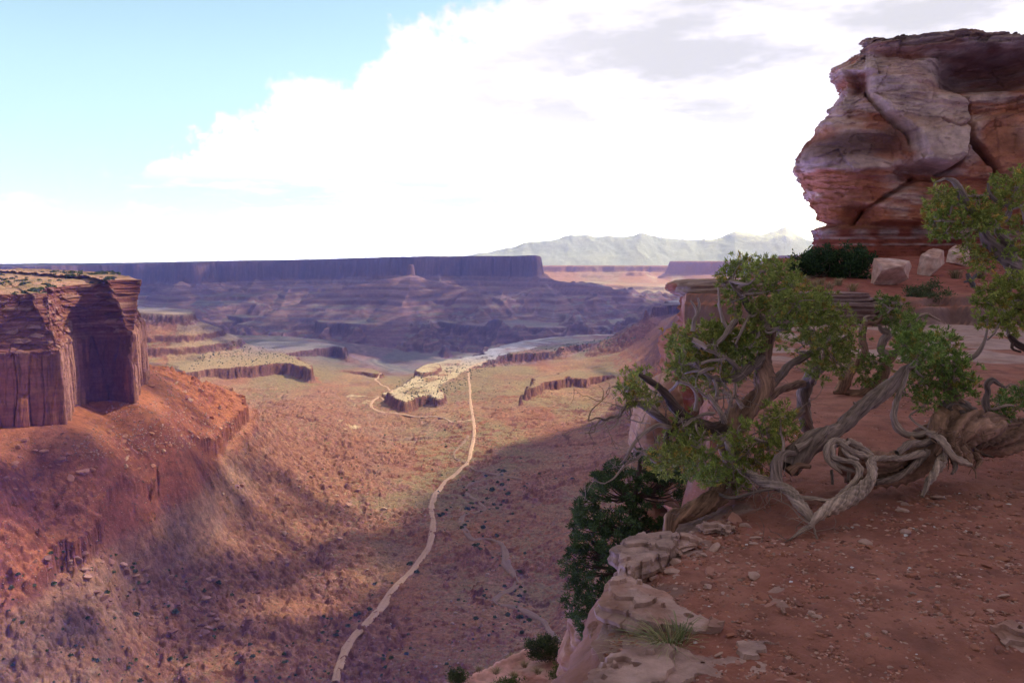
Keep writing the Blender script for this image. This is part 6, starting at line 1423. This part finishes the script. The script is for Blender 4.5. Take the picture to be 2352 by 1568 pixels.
def build_stones():
    rs = np.random.RandomState(8); protos = []
    pc = [(.29,.115,.075), (.34,.16,.115), (.20,.085,.062), (.39,.235,.18), (.32,.13,.08)]
    for k in range(10):
        V, F = rock_shape(300 + k, 2, .42, 9, .10); b = np.array(pc[k % 5]); protos.append(mesh_np('stone', V, F, M_STONE, b * (1 + .15 * noise3(V[:, 0] * 3, V[:, 1] * 3, k)[:, None]), smooth=False, link=False))
    poly = [(1400,1330),(1500,1262),(1640,1190),(1830,1250),(2100,1140),(2352,1130),(2352,1567),(1380,1567)]
    def place(u, v, px, k, label, group=None, z_up=.22):
        p = G(u, v, -1.75); z = float(rim_z(np.array([p[0]]), np.array([p[1]]))[0]); p = G(u, v, z)
        if p[0] < edge_x(p[1]) + .03: return
        o = protos[k].copy(); COL.objects.link(o); r = px / 2 * p[1] / FPX
        o.scale = (r * rs.uniform(.8, 1.3), r * rs.uniform(.7, 1.1), r * rs.uniform(.8, 1.3)); o.location = (p[0], p[1], z + r * z_up); o.rotation_euler = (rs.normal() * .14, rs.normal() * .14, rs.uniform(0, 6.28))
        tag(o, label, 'stone', group)
    u, v = poly_pick(poly, 285, rs)
    for i in range(len(u)):
        place(u[i], v[i], 10 + 26 * rs.rand() ** 2.4, rs.randint(10), 'flat reddish stone lying on the gravelly soil of the near rim', 'stones on the near rim')
    u, v = poly_pick([(1440,1290),(1560,1230),(1700,1190),(1760,1240),(1650,1320),(1500,1340)], 46, rs)
    for i in range(len(u)):
        place(u[i], v[i], 14 + 34 * rs.rand() ** 2, [1, 3, 6, 8][rs.randint(4)], 'pale flat stone on the soil between the log and the edge slabs', 'flat stones near the edge slabs')
    place(1732, 1327, 44, 3, 'largest loose pale stone in the middle of the gravel'); place(2125, 1359, 50, 2, 'dark flat stone lying alone right of the middle'); place(2300, 1288, 38, 4, 'square red stone at the right edge of the gravel')
    # gravel: a carpet of chips too many to count
    Vs, Fs, Cs, off = [], [], [], 0
    for poly_, n, lo, hi, pw in ((poly, 34000, 2.6, 14, 2.8), ([(1700,1120),(1900,1110),(2352,1000),(2352,1140),(1830,1260),(1650,1190)], 6000, 2.2, 8, 2.6), ([(1900,930),(2352,870),(2352,1010),(2000,1060),(1750,1060),(1680,960)], 6000, 1.8, 6, 2.6), ([(2180,640),(2352,610),(2352,730),(2230,735)], 900, 2, 7, 3.0)):
        u, v = poly_pick(poly_, n, rs)
        if v.mean() > 800: p = np.array([G(a, b, -1.75) for a, b in zip(u, v)])
        else: p = np.array([P(a, b, 24 + (735 - b) * .06) for a, b in zip(u, v)])
        dens = fbm(p[:, 0] / .5, p[:, 1] / .5, 3.0, 3) + rs.rand(len(u)) * .9; k = (dens > .12) & (p[:, 0] > edge_x(p[:, 1]) + .02); p = p[k]
        p[:, 2] = rim_z(p[:, 0], p[:, 1]); r = (lo + (hi - lo) * rs.rand(len(p)) ** pw) / 2 * p[:, 1] / FPX
        for j in range(4):
            kk = np.arange(len(p)) % 4 == j; V0, F0 = rock_shape(700 + j, 1, .5, 6, .1)
            c = np.array(pc)[rs.randint(5, size=kk.sum())] * rs.uniform(.55, 1.25, (kk.sum(), 1)); wh = rs.rand(kk.sum()) < .006; c[wh] = (.55, .5, .47)
            V, F, C = merged(V0, F0, p[kk] + np.c_[0 * r[kk], 0 * r[kk], r[kk] * .2], rs.uniform(0, 6.28, kk.sum()), np.stack([r[kk]] * 3, 1) * rs.uniform(.7, 1.4, (kk.sum(), 3)), c)
            Vs.append(V); Fs.append(F + off); Cs.append(C); off += len(V)
    tag(mesh_np('gravel', np.concatenate(Vs), np.concatenate(Fs), M_STONE, np.concatenate(Cs), smooth=False), kind='stuff')
build_stones()

# ------------------------------------------------------------------ grass tufts and bushes
def tuft(name, base, n, hgt, spread, cols, label, cat='grass tuft', group=None, lean=(0, 0), seed=1, wid=.0045, rad=.05):
    rs = np.random.RandomState(seed); V, F, C = [], [], []; b = np.asarray(base, float); k = 0
    for i in range(n):
        az = rs.uniform(0, 6.28); o = np.array([math.cos(az), math.sin(az), 0]); h = hgt * rs.uniform(.5, 1.1); sp = spread * rs.uniform(.2, 1.1)
        p0 = b + o * rad * rs.rand(); c = np.array(cols[rs.randint(len(cols))]) * rs.uniform(.7, 1.3); side = np.array([-o[1], o[0], 0]) + rs.normal(size=3) * .3; side /= np.linalg.norm(side)
        for t in (0, .3, .6, .85, 1.0):
            q = p0 + (o * sp + np.array([lean[0], lean[1], 0])) * t ** 1.8 + np.array([0, 0, h * (t - .42 * t ** 2.6)]); w = wid * (1 - t) ** .7 + .0006
            V += [q - side * w, q + side * w]; C += [c * (.85 + .35 * t)] * 2
        F += [(k + 2 * j, k + 2 * j + 1, k + 2 * j + 3, k + 2 * j + 2) for j in range(4)]; k += 10
    return tag(mesh_np(name, np.array(V), np.array(F), M_LEAF, np.array(C), smooth=True), label, cat, group)
GC = [(.26,.22,.09), (.34,.27,.13), (.13,.16,.06), (.17,.17,.06)]; DRY = [(.36,.27,.15), (.42,.31,.18), (.28,.20,.11)]
b = G(1535, 1500, -1.80); tuft('grass_tuft', b, 170, .20, .17, GC, 'green and straw grass tuft growing from under the long slab', lean=(-.05, -.02), seed=3, wid=.0016, rad=.07)
b = G(1562, 1488, -1.80); tuft('grass_tuft', b, 60, .25, .10, GC[2:] + GC[:1], 'taller green grass blades at the right side of the straw tuft', lean=(.01, 0), seed=4, wid=.0016, rad=.04)
b = G(1455, 1512, -1.90); tuft('grass_tuft', b, 70, .13, .20, DRY, 'dry tan grass fanning out on the broad bottom slab', lean=(-.06, -.02), seed=5, wid=.0014, rad=.05)
for k, (u, v, D) in enumerate(((1868,660,25.5),(1884,655,26),(1905,664,25),(1958,668,24.6),(1845,650,26.5),(1925,655,26))):
    tuft('grass_tuft', P(u, v, D), 130, .40, .22, DRY + GC[:1], 'pale dry grass tuft at the foot of the dark bush', group='dry tufts by the dark bush', seed=30 + k, wid=.006, rad=.12)
for k, (u, v, D) in enumerate(((2195,640,27.5),(2110,725,22.8),(2140,722,22.8),(2250,640,27))):
    tuft('grass_tuft', P(u, v, D), 160, .50, .30, [(.20,.14,.08), (.26,.18,.11), (.15,.13,.06)], ['brown dry tuft between the two smaller pale boulders', 'brown dry tuft under the grey green bush on its left', 'brown dry tuft under the grey green bush on its right', 'brown dry tuft beside the branch stub on the red slope'][k], seed=50 + k, wid=.007, rad=.16)
for k, (u, v, D) in enumerate(((1172,1510,36.5),(1205,1530,35),(1235,1545,34),(1140,1545,34),(1180,1555,33),(1100,1540,34))):
    p = P(u, v, D); tuft('grass_tuft', p, 120, .38, .30, DRY, 'straw coloured tuft on the pink slickrock shelf', group='tufts on the slickrock shelf', seed=60 + k, wid=.012, rad=.15)

def bush(name, ctr_uv, ru, rv, D, n, label, base, tip, seed, leaf=(.05, .09), wid=.03, per=40, clump_r=.10, trunk=True, cat='bush', holes=.2):
    rs = np.random.RandomState(seed); W, Lv = Wood(), Leaves(); u0, v0 = ctr_uv; c0 = P(u0, v0, D); R = np.array([ru, (ru + rv) * .45, rv]) * D / FPX
    foot = c0 - [0, 0, R[2] * .95]
    pts = []
    while len(pts) < n:
        d = rs.normal(size=3); d /= np.linalg.norm(d); k = rs.rand() ** .45
        q = c0 + d * R * k * (1 + .35 * noise3(d[0] * 2 + seed, d[1] * 2, d[2] * 2))
        if noise3((q[0] - c0[0]) / R[2] * 1.8 + seed, q[1], (q[2] - c0[2]) / R[2] * 1.8) < -.35 + holes * .5: continue
        pts.append(q)
    for q in pts:
        d = rs.normal(size=(per, 3)); d /= np.linalg.norm(d, axis=1)[:, None]; d[:, 2] = d[:, 2] * .8 + .3
        c = mixc(np.array(base), tip, rs.rand(per) ** 1.3) * rs.uniform(.65, 1.3)
        Lv.blades(q + rs.normal(size=(per, 3)) * clump_r * .5, d, rs.uniform(leaf[0], leaf[1], per), np.full(per, wid), c, rs)
    for q in pts[::4]:
        W.tube([foot + rs.normal(size=3) * [.1, .1, .0] * R[0], (foot + q) / 2 + rs.normal(size=3) * .1 * R[0], q], [R[2] * .05, R[2] * .03, R[2] * .012], GREYB, sides=5, step=R[2] / 8, jit=.02, cap=False)
    root = root_at(name, foot, label, cat); finish(root, [W.build('stem', None), Lv.build('foliage', None)])
bush('pinyon_bush', (1880, 608), 68, 40, 28.5, 150, 'dark green bushy pinyon at the left foot of the rock tower', (.022,.045,.018), (.055,.10,.03), 3, leaf=(.08,.15), wid=.05, per=46, clump_r=.14)
bush('pinyon_bush', (1955, 612), 48, 46, 28.0, 110, 'second dark pinyon bush touching the large pale boulder', (.022,.045,.018), (.055,.10,.03), 4, leaf=(.08,.15), wid=.05, per=46, clump_r=.14)
bush('bush', (2130, 682), 70, 38, 23.6, 110, 'grey green open bush in front of the pale boulders', (.06,.085,.035), (.14,.16,.07), 5, leaf=(.05,.10), wid=.028, per=36, clump_r=.12, holes=.5)
bush('juniper_bush', (1250, 1487), 46, 30, 36.0, 130, 'round dark juniper bush on the edge of the pink slickrock shelf', (.035,.055,.02), (.10,.12,.04), 6, leaf=(.07,.13), wid=.04, per=40, clump_r=.16)
bush('juniper_bush', (1302, 1552), 42, 40, 33.0, 120, 'bright green juniper bush at the bottom edge under the pinyon', (.06,.085,.02), (.15,.17,.045), 7, leaf=(.07,.13), wid=.036, per=40, clump_r=.16)
bush('juniper_bush', (1053, 1553), 26, 19, 33.5, 60, 'small green bush at the left end of the slickrock shelf', (.045,.07,.02), (.11,.13,.04), 8, leaf=(.06,.11), wid=.034, per=34, clump_r=.14)
bush('juniper_bush', (1165, 1572), 44, 16, 32.5, 60, 'low green bush half out of the frame on the slickrock shelf', (.06,.085,.02), (.14,.16,.045), 9, leaf=(.06,.11), wid=.034, per=34, clump_r=.14)
def dead_stub():
    W = Wood(); D = 25.5
    for l in ([(2236,664,D,5),(2232,648,D,6),(2226,640,D,6),(2222,628,D,4)], [(2230,645,D,5),(2240,634,D,4),(2248,626,D,2)], [(2228,644,D,4),(2214,648,D,2)]): W.px(l, (.12,.10,.10), sides=8, step=.04)
    root = root_at('dead_branch', P(2236, 664, D), 'short dark dead branch stub on the red slope under the right juniper', 'branch'); finish(root, [W.build('wood', None)])
dead_stub()
